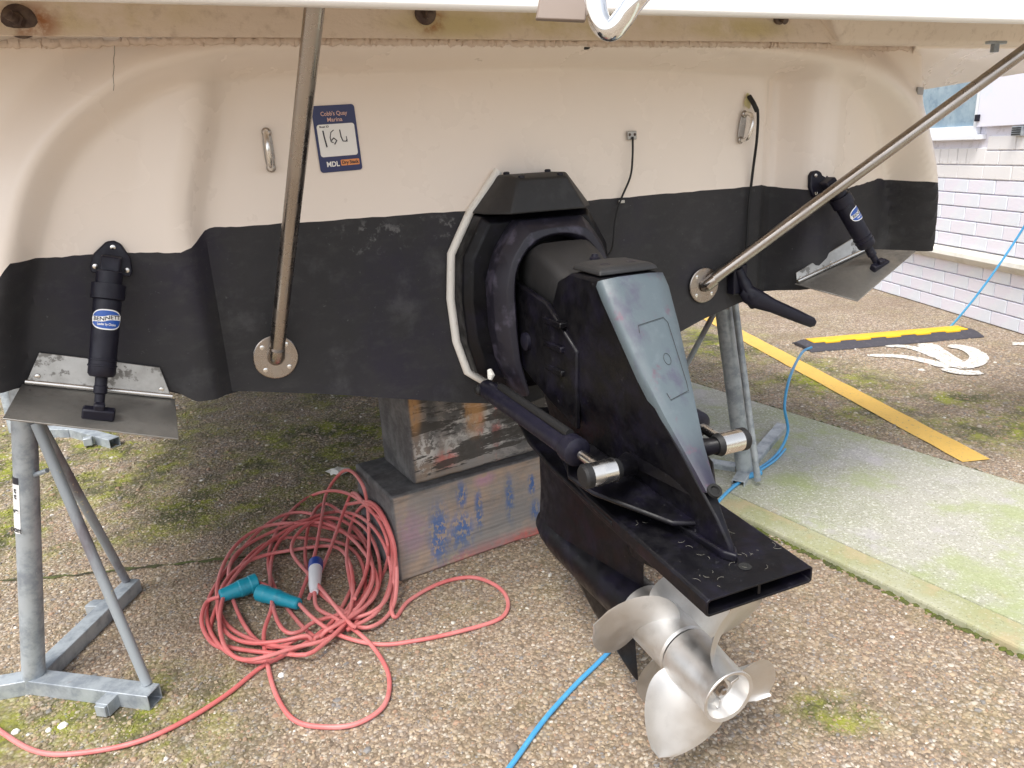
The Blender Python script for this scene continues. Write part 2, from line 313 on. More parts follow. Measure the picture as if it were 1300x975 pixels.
def edge_moss(d0, d1, seed):
    r_ = random.Random(seed); mb = MB()
    for i in range(900):
        t = r_.uniform(-3.2, 2.2); d = r_.uniform(d0, d1); p = c_lo+PD*t+PN*d; p[2] = .001; s = r_.uniform(.0025, .008)
        mb.lathe(p, (r_.uniform(-.3, .3), r_.uniform(-.3, .3), 1), [(0, s*1.6), (s*.5, s*1.1), (s*.8, s*.3)], 5)
    o = obj('edge_moss', mb, M['moss'], smooth=True); o['kind'] = 'stuff'; tag(o, 'dark green moss growing along the edges of the concrete path', 'moss'); return o
edge_moss(-.016, 0.004, 1)
mbm = MB(); r_ = random.Random(5)
for i in range(1100):
    t = r_.uniform(-3.4, 2.2); p = c_lo+PD*t+PN*(PW+r_.uniform(-.004, .03)); p[2] = .0; s = r_.uniform(.005, .016)
    mbm.lathe(p, (0, 0, 1), [(0, s), (s*.5, s*.8), (s*.8, s*.3)], 6)
o = obj('joint_moss', mbm, M['joint'], kind='stuff'); tag(o, 'dark dirt and moss in the far joint beside the concrete path', 'moss')
# dark joint in the yard slab, with moss
mbj = MB(); J = [G(-250, 745), G(0, 738), G(120, 728), G(230, 716), G(340, 706), G(480, 690)]
jp = smooth_path(J, 10); mbs = []
L_ = [p+V(0, .007+.006*math.sin(i*1.7)+.004*math.sin(i*.6), .004) for i, p in enumerate(jp)]; R_ = [p-V(0, .007+.006*math.cos(i*2.1), -.004) for i, p in enumerate(jp)]
mbj.add(L_+R_, [(i, i+1, len(jp)+i+1, len(jp)+i) for i in range(len(jp)-1)])
o = obj('slab_joint', mbj, M['joint'], smooth=False, fix=False); o['kind'] = 'structure'
for v_ in o.data.polygons: pass
def flat_mark(name, pix, m, z=.006, th=.003):
    pts = [G(*p) for p in pix]
    mb = MB(); mb.prism([V(p[0], p[1], z-th) for p in pts], (0, 0, th)); o = obj(name, mb, m, smooth=False); o['kind'] = 'structure'; return o
# yellow line: straight strip on the ground
ya, yb = G(700, 290, 0), G(1240, 586); yd = (yb-G(893, 400)); yd /= np.linalg.norm(yd); yn = V(yd[1], -yd[0], 0)
ymb = MB(); nseg = 60; l0 = G(893, 400)-yd*3.0; L = np.linalg.norm(yb-l0); rows = []
for i in range(nseg+1):
    p = l0+yd*L*i/nseg; w = .062; rows.append((p-yn*(w+rng.uniform(-.003, .003)), p+yn*(w+rng.uniform(-.003, .003))))
ymb.add([V(*(q[:2]), .005) for r in rows for q in r], [(2*i, 2*i+1, 2*i+3, 2*i+2) for i in range(nseg)])
o = obj('yellow_line', ymb, M['yline'], smooth=False); o['kind'] = 'structure'
# white painted arrow-like mark (three flat strokes spreading from a head)
strokes = [[(1101, 452), (1140, 453), (1175, 459), (1205, 467)], [(1124, 440), (1150, 441), (1172, 446), (1200, 457)], [(1174, 437), (1187, 446), (1205, 458), (1228, 469)], [(1204, 440), (1225, 443), (1240, 451), (1242, 458), (1232, 464), (1212, 466)], [(1198, 469), (1220, 474), (1246, 474)]]
for i, st in enumerate(strokes):
    pts = smooth_path([G(*p) for p in st], 8); wmb = MB(); n = len(pts); vs = []
    for k, p in enumerate(pts):
        t = pts[min(k+1, n-1)]-pts[max(k-1, 0)]; t /= np.linalg.norm(t); s_ = V(t[1], -t[0], 0); w = (.030+.02*(k/n), .030+.02*(k/n), .062, .05, .045)[i]*(1 if 1 < k < n-2 else .7)
        vs += [p-s_*w+V(0, 0, .0052+.0006*i), p+s_*w+V(0, 0, .0052+.0006*i)]
    wmb.add(vs, [(2*k, 2*k+1, 2*k+3, 2*k+2) for k in range(n-1)]); o = obj('white_ground_marking', wmb, M['wline'], smooth=False); o['kind'] = 'structure'
flat_mark('white_ground_marking', [(1285, 436), (1420, 432), (1420, 438), (1285, 439)], M['wline'], .006, .002)
# pebbles proud of the slab: real stones near the camera
def pebbles():
    regs = [(-1.9, 2.2, 1.0, 2.0, 15000, .0037), (-2.3, 2.3, 2.0, 2.9, 10000, .0042), (-3.2, 3.0, 2.9, 4.8, 3800, .0056)]
    X = []; Sz = []
    for x0, x1, y0, y1, dens, s in regs:
        n = int((x1-x0)*(y1-y0)*dens); p = np.stack([rng.uniform(x0, x1, n), rng.uniform(y0, y1, n)], 1)
        p = p[np.abs(p[:, 0]) < .80*p[:, 1]+.05]                       # what can be seen, with a margin
        d = (p-c_lo[:2])@PN[:2]; p = p[(d < -.004) | (d > PW+.01)]
        b = p-yb[:2]; dl = np.abs(b@yn[:2]); p = p[~((dl < .062) & (b@yd[:2] < 0))]
        X.append(p); Sz.append(s*np.exp(rng.normal(0, .35, len(p))))
    X = np.concatenate(X); sz = np.concatenate(Sz); n = len(X); k = 5
    th = rng.uniform(0, 2*np.pi, n)[:, None]+np.arange(k)*2*np.pi/k+rng.uniform(-.3, .3, (n, k)); asp = rng.uniform(.55, 1, n)[:, None]; rot = rng.uniform(0, np.pi, n)[:, None]
    jr = rng.uniform(.8, 1.15, (n, k))
    def ring(sc, z):
        a = np.cos(th)*jr*sz[:, None]*sc; b = np.sin(th)*jr*sz[:, None]*asp*sc
        return np.stack([X[:, :1]+a*np.cos(rot)-b*np.sin(rot), X[:, 1:]+a*np.sin(rot)+b*np.cos(rot), z], 2)
    zt = (sz*rng.uniform(.25, .62, n))[:, None]
    v = np.concatenate([ring(1., np.full((n, k), -.001)), ring(.95, zt*.55+np.zeros((n, k))), ring(.55, zt+rng.uniform(-.15, .15, (n, k))*zt)], 1).reshape(-1, 3)
    b0 = (np.arange(n)*15)[:, None]; q = []
    for lv in (0, 5):
        for j in range(k): q.append(np.concatenate([b0+lv+j, b0+lv+(j+1) % k, b0+lv+5+(j+1) % k, b0+lv+5+j], 1))
    quads = np.concatenate(q, 0); pent = b0+np.arange(10, 15)
    me = bpy.data.meshes.new('pebbles'); loops = np.concatenate([quads.ravel(), pent.ravel()]).astype(np.int32)
    ls = np.concatenate([np.arange(len(quads))*4, len(quads)*4+np.arange(n)*5]).astype(np.int32)
    me.vertices.add(len(v)); me.vertices.foreach_set('co', v.ravel().astype(np.float32)); me.loops.add(len(loops)); me.loops.foreach_set('vertex_index', loops)
    me.polygons.add(len(ls)); me.polygons.foreach_set('loop_start', ls); me.update(calc_edges=True); me.validate(); me.shade_smooth(); me.set_sharp_from_angle(angle=math.radians(50))
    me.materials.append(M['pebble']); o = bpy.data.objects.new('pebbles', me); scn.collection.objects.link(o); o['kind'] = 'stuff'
    tag(o, 'small brown, tan and white stones set in the yard slab', 'gravel')
pebbles()

# ================================================================ BUILDING with painted brick wall
W0 = G(1120, 370); W1 = G(1300, 425); WD = W1-W0; WD /= np.linalg.norm(WD); WN = V(WD[1], -WD[0], 0)     # WN points to the camera side
def WP(u, z, off=0.): return W0+WD*u+WN*off+ZZ*z
WN = -WN if WN[0] > 0 else WN
bld = thing('brick_building', WP(0, 0), 'white painted brick building with a blue-grey window, to the right behind the boat', 'building')
CH, BL, JT = .0955, .262, .008
mb = MB(); mb.box(WP(-3, 1.5, -.13), WD*6, WN*.118, ZZ*1.5); obj('wall', mb, M['mortar'], bld, smooth=False)
def brick(u0, u1, z0, z1, proud, m, meshcache={}):
    key = (round(u1-u0, 4), round(z1-z0, 4), m.name)
    if key not in meshcache:
        b = MB(); b.box((0, 0, 0), WD*(u1-u0)/2, WN*.02, ZZ*(z1-z0)/2); o = obj('brick', b, m, None, bev=.004, smooth=False); meshcache[key] = o; fresh = True
    else:
        o = meshcache[key].copy(); scn.collection.objects.link(o)
    o.parent = bld; o.location = tuple(WP((u0+u1)/2, (z0+z1)/2, -.012+proud)-WP(0, 0)); return o
WIN_U0, WIN_U1, WIN_Z0 = -.75, .945, 1.262
r_ = random.Random(3); nb = 0
for c in range(13):
    z0 = .005+c*CH; z1 = z0+CH-JT
    if c == 4: continue                                              # the rendered ledge
    u = -1.05+(BL/2 if c % 2 else 0)
    while u < 2.4:
        ub = u+BL-JT
        if not (c == 12 and u < WIN_U1-.0) and not (c == 11 and u+.1 < .98):
            brick(u, ub, z0, z1, r_.uniform(-.002, .002), M['brick'] if c < 10 else M['brickc']); nb += 1
        u += BL
u = -.2
while u < .97:                                                       # soldier course under the sill
    brick(u, u+.088, .005+11*CH, .005+12*CH-JT+.02, r_.uniform(-.002, .002), M['brickc']); u += .096
mb = MB(); prof = [(0, .372), (.035, .378), (.06, .40), (.07, .425), (.06, .45), (.03, .468), (0, .474)]
mb.rings([[WP(uu, z, o_) for o_, z in prof] for uu in (-3, 2.6)]); obj('ledge', mb, M['ledge'], bld)
mb = MB(); mb.box(WP((WIN_U0+1.0)/2, 1.236, .02), WD*(1.0-WIN_U0)/2, WN*.045, ZZ*.016); obj('sill', mb, M['upvc'], bld, bev=.004)
fr = MB()
for (a, b, c, d) in ((WIN_U0, WIN_U1, 1.254, 1.31), (WIN_U0, WIN_U1, 2.2, 2.26), (WIN_U1-.03, WIN_U1, 1.31, 2.2), (WIN_U0, WIN_U0+.03, 1.31, 2.2), (.05, .09, 1.31, 2.2)):
    fr.box(WP((a+b)/2, (c+d)/2, .012), WD*(b-a)/2, WN*.02, ZZ*(d-c)/2)
win = obj('window', fr, M['upvc'], bld, bev=.003)
for a, b in ((WIN_U0+.03, .05), (.09, WIN_U1-.03)):
    mb = MB(); mb.box(WP((a+b)/2, 1.755, .0), WD*(b-a)/2, WN*.004, ZZ*.445); obj('pane', mb, M['glass'], win, smooth=False)
mb = MB(); mb.box(WP(1.75, 2.13, .015), WD*.80, WN*.02, ZZ*.83); obj('cladding_panel', mb, M['panel'], bld, bev=.004)
mb = MB(); mb.box(WP(.965, 1.36, .045), WD*.016, WN*.01, ZZ*.022); obj('latch', mb, M['black2'], bld, bev=.003)
mb = MB(); mb.box(WP(1.335, 1.265, .02), WD*.045, WN*.02, ZZ*.03); vt = obj('air_vent', mb, M['galv'], bld, bev=.003)
mb = MB(); [mb.box(WP(1.335, 1.245+k*.013, .042), WD*.036, WN*.003, ZZ*.003) for k in range(4)]; obj('louvre', mb, M['dark'], vt, smooth=False)
mb = MB(); mb.box(WP(-3, 3.1, 0), WD*6, WN*.18, ZZ*.1); obj('roof_edge', mb, M['upvc'], bld)
mb = MB(); mb.box(WP(-3, 3.2, -3.2), WD*6, WN*3.4, ZZ*.03); obj('roof', mb, M['galv'], bld, smooth=False)

# ================================================================ BOAT
boat = thing('motor_boat', S(0, 0, 0), 'cream and black motor boat stern with swim platform and black stern drive, on timber blocks', 'boat')
ARCH = np.array([TU(*p, .05) for p in ((8, 470), (12, 400), (22, 340), (45, 240), (85, 172), (145, 121), (200, 92), (300, 74), (500, 65), (700, 63), (900, 71), (1000, 79), (1080, 97), (1130, 137), (1150, 195), (1160, 240), (1163, 330))])
PAINT = np.array([(-.8, 1.12), (-.42, 1.09), (-.345, 1.10), (-.31, 1.145), (-.15, 1.143), (-.01, 1.132), (.012, 1.137), (.05, 1.173), (.11, 1.172), (.32, 1.168), (.655, 1.164), (1.09, 1.165), (1.40, 1.165), (1.62, 1.167), (1.728, 1.146), (1.888, 1.140), (2.088, 1.158), (2.28, 1.125), (2.5, 1.12)])
_P = np.array(smooth_path([V(a, b, 0) for a, b in ARCH], 4))[:, :2]; ARCH0, ARCH = ARCH, _P
BOT = np.array([(-.8, .97), (-.55, .93), (-.38, .90), (-.30, .885), (-.07, .83), (-.035, .802), (.055, .795), (.27, .748), (.618, .661), (.80, .625), (1.00, .66), (1.326, .761), (1.40, .786), (1.536, .819), (1.736, .852), (1.77, .878), (2.23, .92), (2.30, .90), (2.345, .862), (2.5, .86)])
DIN = np.array([(-.8, .05), (-.10, .05), (-.02, .062), (.0, .058), (.012, .052), (.045, .006), (.07, .0), (.12, .0), (1.60, -.006), (1.635, -.030), (1.66, -.034), (1.685, .01), (1.715, .066), (1.75, .088), (1.79, .084), (1.86, .055), (1.98, .02), (2.12, -.02), (2.5, -.02)])
APOLY = np.concatenate([[[ARCH[0, 0]-.01, .3]], ARCH, [[ARCH[-1, 0]+.01, .3]]])
def arch_inside(u, z):                                       # signed distance to the arch line (positive inside)
    a, b = APOLY[:-1], APOLY[1:]; ab = b-a; t = np.clip(((u-a[:, 0])*ab[:, 0]+(z-a[:, 1])*ab[:, 1])/((ab**2).sum(1)+1e-12), 0, 1)
    best = float(np.sqrt(((a+ab*t[:, None]-np.array([u, z]))**2).sum(1).min())); A_ = APOLY; Bn = np.roll(APOLY, -1, axis=0)
    c = ((A_[:, 1] > z) != (Bn[:, 1] > z)); x = A_[:, 0]+(z-A_[:, 1])/(Bn[:, 1]-A_[:, 1]+1e-12)*(Bn[:, 0]-A_[:, 0])
    return best if (c & (x > u)).sum() % 2 else -best
def sst(x, a, b): t = min(1, max(0, (x-a)/(b-a))); return t*t*(3-2*t)
def ucor(z): return np.interp(z, [.85, 1.1, 1.5, 1.6], [2.275, 2.262, 2.185, 2.16])
def hullpt(u, z):
    d = arch_inside(u, z); f = sst(d, -.010, .040); din = np.interp(u-(.085*sst(z, 1.15, 1.5) if u < .6 else 0), DIN[:, 0], DIN[:, 1])
    D = f*din+(1-f)*.125
    if d < 0: D -= .05*sst(-d, .012, .10)
    k = u-(-.385)
    if k < 0: D -= .55*k*k*4+max(0, -k)*.25                     # left side turns away
    uc = ucor(z); k = u-(uc-.10)
    if k > 0:                                                  # right corner rounds to the side
        th = min(k/.10, 1.)*math.pi/2; D -= .10*(1-math.cos(th)); u = uc-.10+.10*math.sin(th)
        if k > .10: D -= (k-.10)*1.0+.0; u = uc
    return B(u, z, D)
us = sorted(set(np.round(np.concatenate([np.arange(-.75, -.45, .03), np.arange(-.45, .12, .011), np.arange(.12, 1.58, .03), np.arange(1.58, 2.5, .011), np.arange(2.5, 2.95, .06)]), 4)))
def uk(u): return min(u, 2.36)
def sheet(zlo, zhi, nz, wob=0.):
    vs = []; n = len(us)
    for j in range(nz+1):
        for u in us:
            w = (math.sin(u*37)+math.sin(u*91+1)+math.sin(u*201))*wob
            a = zlo(u)+(w if zlo is paint else 0); b = zhi(u)+(w if zhi is paint else 0); vs.append(hullpt(u, a+(b-a)*j/nz))
    return vs, [(j*n+i, j*n+i+1, (j+1)*n+i+1, (j+1)*n+i) for j in range(nz) for i in range(n-1)]
paint = lambda u: float(np.interp(u, PAINT[:, 0], PAINT[:, 1]))
bottom = lambda u: float(np.interp(u, BOT[:, 0], BOT[:, 1]))
topz = lambda u: 1.56
mb = MB(); mb.add(*sheet(paint, topz, 56, .0007)); obj('transom', mb, M['gel'], boat, angle=80)
mb = MB(); mb.add(*sheet(bottom, paint, 22, .0007)); obj('antifouling', mb, M['anti'], boat, angle=40)
# hull going forward from the transom
def hull_sec(t):                                             # t metres forward
    k = 1-(max(0, t-2.5)/4.3)**2.2*.95; return k, .02*t+.11*max(0, t-3)**1.5*.6
mb = MB(); ts = [0, .3, .8, 1.5, 2.5, 3.5, 4.5, 5.4, 6.2, 6.7]; R = []
bu = list(np.arange(-.75, 2.36, .03))
for t in ts:
    k, rise = hull_sec(t); row = []
    for u in bu:
        p = hullpt(u, bottom(u)) if t == 0 else None
        if p is None:
            q = hullpt(u, bottom(u)); uu = (q-P0)@RR; off = (q-P0)@AA; p = B(.82+(uu-.82)*k, min(q[2]+rise, 1.5), off-t)
        row.append(p)
    R.append(row)
mb.rings(R, cap=False, close=False); obj('hull_bottom', mb, M['anti'], boat, angle=40)
for side, u_ in (('port', bu[0]), ('star', bu[-1])):
    for part, z0f, z1f, m in (('hull_side', paint, topz, M['gel_white']), ('hull_boot', bottom, paint, M['anti'])):
        mb = MB(); R = []
        for t in ts:
            k, rise = hull_sec(t); row = []
            for s_ in np.linspace(0, 1, 6):
                z = z0f(u_)+(z1f(u_)-z0f(u_))*s_; q = hullpt(u_, z); uu = (q-P0)@RR; off = (q-P0)@AA
                row.append(B(.82+(uu-.82)*k+(.0 if t == 0 else .0), z+(rise*(1-s_) if part == 'hull_boot' or s_ < .99 else 0)*(.6), off-t))
            R.append(row)
        mb.rings(R, cap=False, close=False); obj(part, mb, m, boat, angle=40)
mb = MB(); R = []
for t in ts: k, _ = hull_sec(t); R.append([B(.82-1.6*k, 1.56, -t), B(.82, 1.62, -t), B(.82+1.56*k, 1.56, -t)])
mb.rings(R, cap=False, close=False); obj('deck', mb, M['gel_white'], boat)
# swim platform: a hollow moulding with a deep aft rim and an inner flange against the transom
PZ = 1.54
mb = MB(); mb.box(S(.22, .55, PZ+.16), AA*.225, RR*2.35, ZZ*.025); plat = obj('swim_platform', mb, M['under'], boat, bev=.006)
mb = MB(); mb.box(S(.447, .55, PZ+.094), AA*.012, RR*2.36, ZZ*.094); obj('platform_rim', mb, M['gel_white'], plat, bev=.008)
mb = MB(); mb.rings([[S(.128, x, PZ-.001), S(.140, x, PZ-.001), S(.115, x, PZ+.137), S(.09, x, PZ+.137)] for x in np.arange(-1.8, .96, .05)]); obj('mounting_flange', mb, M['under'], plat)
mb = MB(); mb.rings([[S(.10, .89, PZ-.006), S(.10, 2.9, PZ-.006), S(.10, 2.9, PZ+.136), S(.10, .76, PZ+.136)], [S(.16, .89, PZ-.008), S(.16, 2.9, PZ-.008), S(.20, 2.9, PZ+.136), S(.20, .74, PZ+.136)]]); obj('corner_moulding', mb, M['under'], plat, bev=.010)
P_ = [S(.105, 1.23, PZ-.009), S(.105, 2.9, PZ-.009), S(-.12, 2.9, PZ+.0), S(-.12, 2.06, 1.478), S(-.12, 1.55, 1.428), S(-.05, 1.36, 1.46)]
mb = MB(); mb.prism(P_, (0, 0, .04)); obj('side_moulding', mb, M['gel'], plat, bev=.004)
# sealant bead along the joint
def bead(pts, r, name='sealant_bead', m=None, par=None, jit=.35, n=7):
    P = smooth_path(pts, 6) if jit > .05 else [np.array(p, float) for p in pts]; P2 = []
    for i in range(len(P)-1):
        for t in (0, .5): P2.append(P[i]*(1-t)+P[i+1]*t)
    P2.append(P[-1]); mbx = MB(); mbx.tube([p+rng.normal(0, r*.15*min(1, jit*4), 3) for p in P2], [r*(1+rng.uniform(-jit, jit)) for _ in P2], n); return obj(name, mbx, m or M['bead'], par or boat, angle=60)
bead([hullpt(u, PZ-.006)+AA*.004 for u in np.arange(-.7, 2.06, .05)], .0075)
bead([T(1150, 67, .06), T(1156, 80, .05), T(1163, 97, .02), T(1168, 115, .0)], .012)
# vertical crack in the gelcoat
mb = MB(); P = [T(146, y, .094-.0) for y in ()]
def surf(u, z, off=0.): p = hullpt(u, z); return p+AA*off
mb.tube([surf(*TU(146+.6*math.sin(y*.3), y, .085), .0001) for y in range(57, 120, 6)], .0005, 5); obj('gelcoat_crack', mb, M['plate'], boat)
# platform bolts
def flangept(px, py): return onplane(px, py, S(.134, 0, PZ+.03), AA*.98-ZZ*.18)
BX = AA*.97-ZZ*.24
def pbolt(px, py, big, skew=(0, 0)):
    q = flangept(px, py); m_ = MB()
    m_.lathe(q, BX, [(-.004, .034*big), (.004, .034*big), (.007, .028*big), (.008, .018*big)], 28); w = obj('platform_bolt', m_, M['bolt'], plat)
    ax = BX+RR*skew[0]+ZZ*skew[1]; m_ = MB(); m_.lathe(q, ax, [(.004, .017*big), (.020*big, .016*big), (.022*big, .010)], 6); m_.lathe(q, ax, [(.02*big, .0085), (.052*big, .0085), (.054*big, .006)], 14); obj('platform_nut', m_, M['bolt'], plat)
pbolt(25, 27, .82, (-.25, .35)); pbolt(540, 17, .66); pbolt(990, 22, .5, (0, -.3))
# bracket under the platform right end
q = G(1265, 52, PZ-.016); m_ = MB(); m_.box(q+V(0, 0, -.004), RR*.035, AA*.008, ZZ*.004); m_.box(q-RR*.003+V(0, 0, -.018), RR*.01, AA*.007, ZZ*.011); obj('platform_bracket', m_, M['galv'], plat, bev=.002)
# struts with round base plates
def strut(px, py, tx, ty, topa, rad=.0175):
    b0 = T(px, py, .0); top = onplane(tx, ty, S(.375, 0, 0), AA) if topa is None else topa
    if topa is None: top = top+(top-b0)*.10
    dirv = top-b0; dirv /= np.linalg.norm(dirv)
    m_ = MB(); m_.cyl(b0+AA*.006+dirv*.01, top, rad, 28); st = obj('platform_strut', m_, M['steel'], boat)
    m_ = MB(); m_.lathe(b0+AA*.001, AA, [(0, .052), (.003, .052), (.0045, .050)], 36); obj('base_plate', m_, M['steel'], st)
    m_ = MB(); m_.tube([b0+AA*.004, b0+AA*.012+dirv*.004, b0+AA*.012+dirv*.03], [rad*1.15, rad*1.12, rad*1.02], 24); obj('weld_collar', m_, M['steel'], st)
    for t in (45, 135, 225, 315):
        c = b0+(RR*math.cos(math.radians(t))+ZZ*math.sin(math.radians(t)))*.039; m_ = MB(); m_.lathe(c+AA*.0035, AA, [(0, .006), (.002, .0055), (.003, .003)], 12); obj('screw', m_, M['bright'], st)
    return st
strut(350, 453, 399, 12, None)
rtop_ = onplane(1312, 56, S(.375, 0, 0), AA); rbot_ = T(893, 362); rtop_ = rtop_+(rtop_-rbot_)*.07; strut(893, 362, 0, 0, rtop_)
m_ = MB(); m_.cyl(rtop_-ZZ*.01, V(rtop_[0], rtop_[1], PZ+.14), .024, 24); obj('strut_socket', m_, M['steel'], boat)
# tow eyes: oval plate and U-shaped bar
def tow_eye(x0, y0, x1, y1, bulge, tilt):
    a, b = T(x0, y0), T(x1, y1); c = (a+b)/2; v = b-a; Lv = np.linalg.norm(v); v /= Lv; s_ = np.cross(v, AA); m_ = MB()
    out = [c+v*(Lv/2+.008)*math.copysign(abs(math.cos(t))**.6, math.cos(t))+s_*.011*math.sin(t)+AA*.0005 for t in np.linspace(0, 2*math.pi, 28, endpoint=False)]
    m_.prism(out, AA*.003); e = obj('tow_eye', m_, M['steel'], boat, bev=.001)
    d_ = AA*.9+s_*tilt; d_ /= np.linalg.norm(d_); m_ = MB()
    m_.tube(smooth_path([a, a+d_*bulge*.5, a+v*Lv*.12+d_*bulge*.85, c+d_*bulge, b-v*Lv*.12+d_*bulge*.85, b+d_*bulge*.5, b], 6), .0058, 12); obj('eye_bar', m_, M['bright'], e)
    for k in (a, b): m_ = MB(); m_.lathe(k+AA*.003, AA, [(0, .0105), (.004, .009), (.006, .006)], 16); obj('nut', m_, M['steel'], e)
tow_eye(338, 168, 344, 213, .045, .12); tow_eye(944, 145, 939, 178, .042, .0)
# transom wires
def wire(pts, r, name='transom_wire'):
    m_ = MB(); m_.tube(smooth_path(pts, 8), r, 8); return obj(name, m_, M['rubber'], boat)
m_ = MB(); c = T(801, 172); m_.box(c+AA*.003, RR*.014, AA*.004, ZZ*.0115); co = obj('wire_connector', m_, M['platel'], boat, bev=.002)
for k in (-1, 1): m_ = MB(); m_.lathe(c+RR*.008*k+AA*.007+ZZ*.002, AA, [(0, .004), (.002, .003)], 10); obj('screw', m_, M['bolt'], co)
wire([c+AA*.009+ZZ*(-.004), T(803, 200, .02), T(800, 225, .012), T(788, 254, .006), T(781, 280, .02), T(775, 320, .06), S(.2, .07, 1.03)], .0028)
m_ = MB(); q = T(789, 256, .004); m_.box(q, RR*.009, AA*.003, ZZ*.004); obj('wire_clip', m_, M['platel'], boat, bev=.001)
wire([T(951, 122, .004), T(957, 132, .02), T(962, 142, .02), T(961, 175, .03), T(956, 215, .01), T(951, 260, .006), T(948, 310, .006), T(944, 345, .01)], .0042)
m_ = MB(); m_.tube([T(951, 122, .004), T(957, 132, .02), T(961, 141, .02)], .0066, 10); obj('cable_sleeve', m_, M['rubber'], boat)
m_ = MB(); q = T(950, 128, .001); m_.add([q+(RR*math.cos(t)*.013+ZZ*math.sin(t)*.02)*(1+.15*math.sin(4*t)) for t in np.linspace(0, 2*math.pi, 24, endpoint=False)], [tuple(range(24))]); obj('sealant_smear', m_, mat('old_yellow_sealant', (.62, .55, .28), .6), boat, smooth=False, fix=False)
# scupper under the platform
m_ = MB(); q = T(741, 57, .09); m_.tube([q-AA*.02, q+AA*.008, q+AA*.02-ZZ*.004], [.010, .012, .009], 14); obj('scupper', m_, M['rubber'], boat)
# little vents on the right quarter
for (x0, y0, x1, y1, m) in ((1143, 113, 1161, 121, M['plate']), (1166, 190, 1174, 201, M['panel']), (1167, 204, 1175, 215, M['plate'])):
    uu, zz = TU((x0+x1)/2, (y0+y1)/2, .04); q = surf(uu, zz, .001); m_ = MB(); w = (x1-x0)/940*2.5/2; h = (y1-y0)/940*2.5/2
    tg = hullpt(uu+.01, zz)-hullpt(uu-.01, zz); tg /= np.linalg.norm(tg); nn = np.cross(tg, ZZ); nn = nn if nn@AA > 0 else -nn
    m_.box(q+nn*.001, tg*w, ZZ*h, nn*.003); obj('side_fitting', m_, m, boat, bev=.001)
# berth sticker
st = B(*TU(428, 176), .0012); ex = T(455, 175)-T(401, 179); ex -= AA*(ex@AA); ex /= np.linalg.norm(ex); ey = np.cross(AA, ex); ey = ey if ey[2] > 0 else -ey
sw, sh = .0485, .072
def rrect(c, ex, ey, w, h, r, d, n=5):
    pts = []
    for (sx, sy, a0) in ((1, 1, 0), (-1, 1, 90), (-1, -1, 180), (1, -1, 270)):
        for k in range(n+1):
            t = math.radians(a0+90*k/n); pts.append(c+ex*(sx*(w-r)+r*math.cos(t))+ey*(sy*(h-r)+r*math.sin(t)))
    return MB().prism(pts, d)
stk = obj('berth_sticker', rrect(st, ex, ey, sw, sh, .007, AA*.0008), M['navy'], boat, smooth=False)
obj('sticker_panel', rrect(st+AA*.0009+ey*(-.003), ex, ey, sw*.88, .035, .006, AA*.0003), M['white'], stk, smooth=False)
f = AA*.0016
text('lettering', "Cobb's Quay", st+ey*.054+f, ex, ey, .0125, M['pinkp'], stk, .060, bold=.015)
text('lettering', "Marina", st+ey*.041+f, ex, ey, .0125, M['pinkp'], stk, .034, bold=.015)
text('lettering', "Boat ID", st+ey*.027-ex*.026+f, ex, ey, .0055, M['ink'], stk, .021, bold=.03)
text('lettering', "MDL", st-ey*.055-ex*.018+f, ex, ey, .0155, M['white'], stk, .029, bold=.03)
obj('sticker_badge', rrect(st+AA*.0009-ey*.053+ex*.022, ex, ey, .0215, .0065, .002, AA*.0003), M['orange'], stk, smooth=False)
text('lettering', "Dry Stack", st-ey*.053+ex*.022+f, ex, ey, .0105, M['ink'], stk, .039, bold=.03)
m_ = MB()
def pen(pl, r=.0012): m_.tube([st+ex*x+ey*y+f for x, y in pl], r, 6)
pen([(-.030, .019), (-.029, .006), (-.026, -.017)], .0016); pen([(-.006, .019), (-.013, .014), (-.016, .003), (-.015, -.006), (-.010, -.008)], .0011); pen([(-.014, -.003), (-.008, .002), (-.002, -.004), (-.008, -.012)], .0014)
pen([(.008, .019), (.009, .004), (.012, -.006), (.019, -.007), (.022, -.003)], .0013); pen([(.021, .004), (.0215, -.008)], .0009)
obj('handwritten_number', m_, M['ink'], stk)

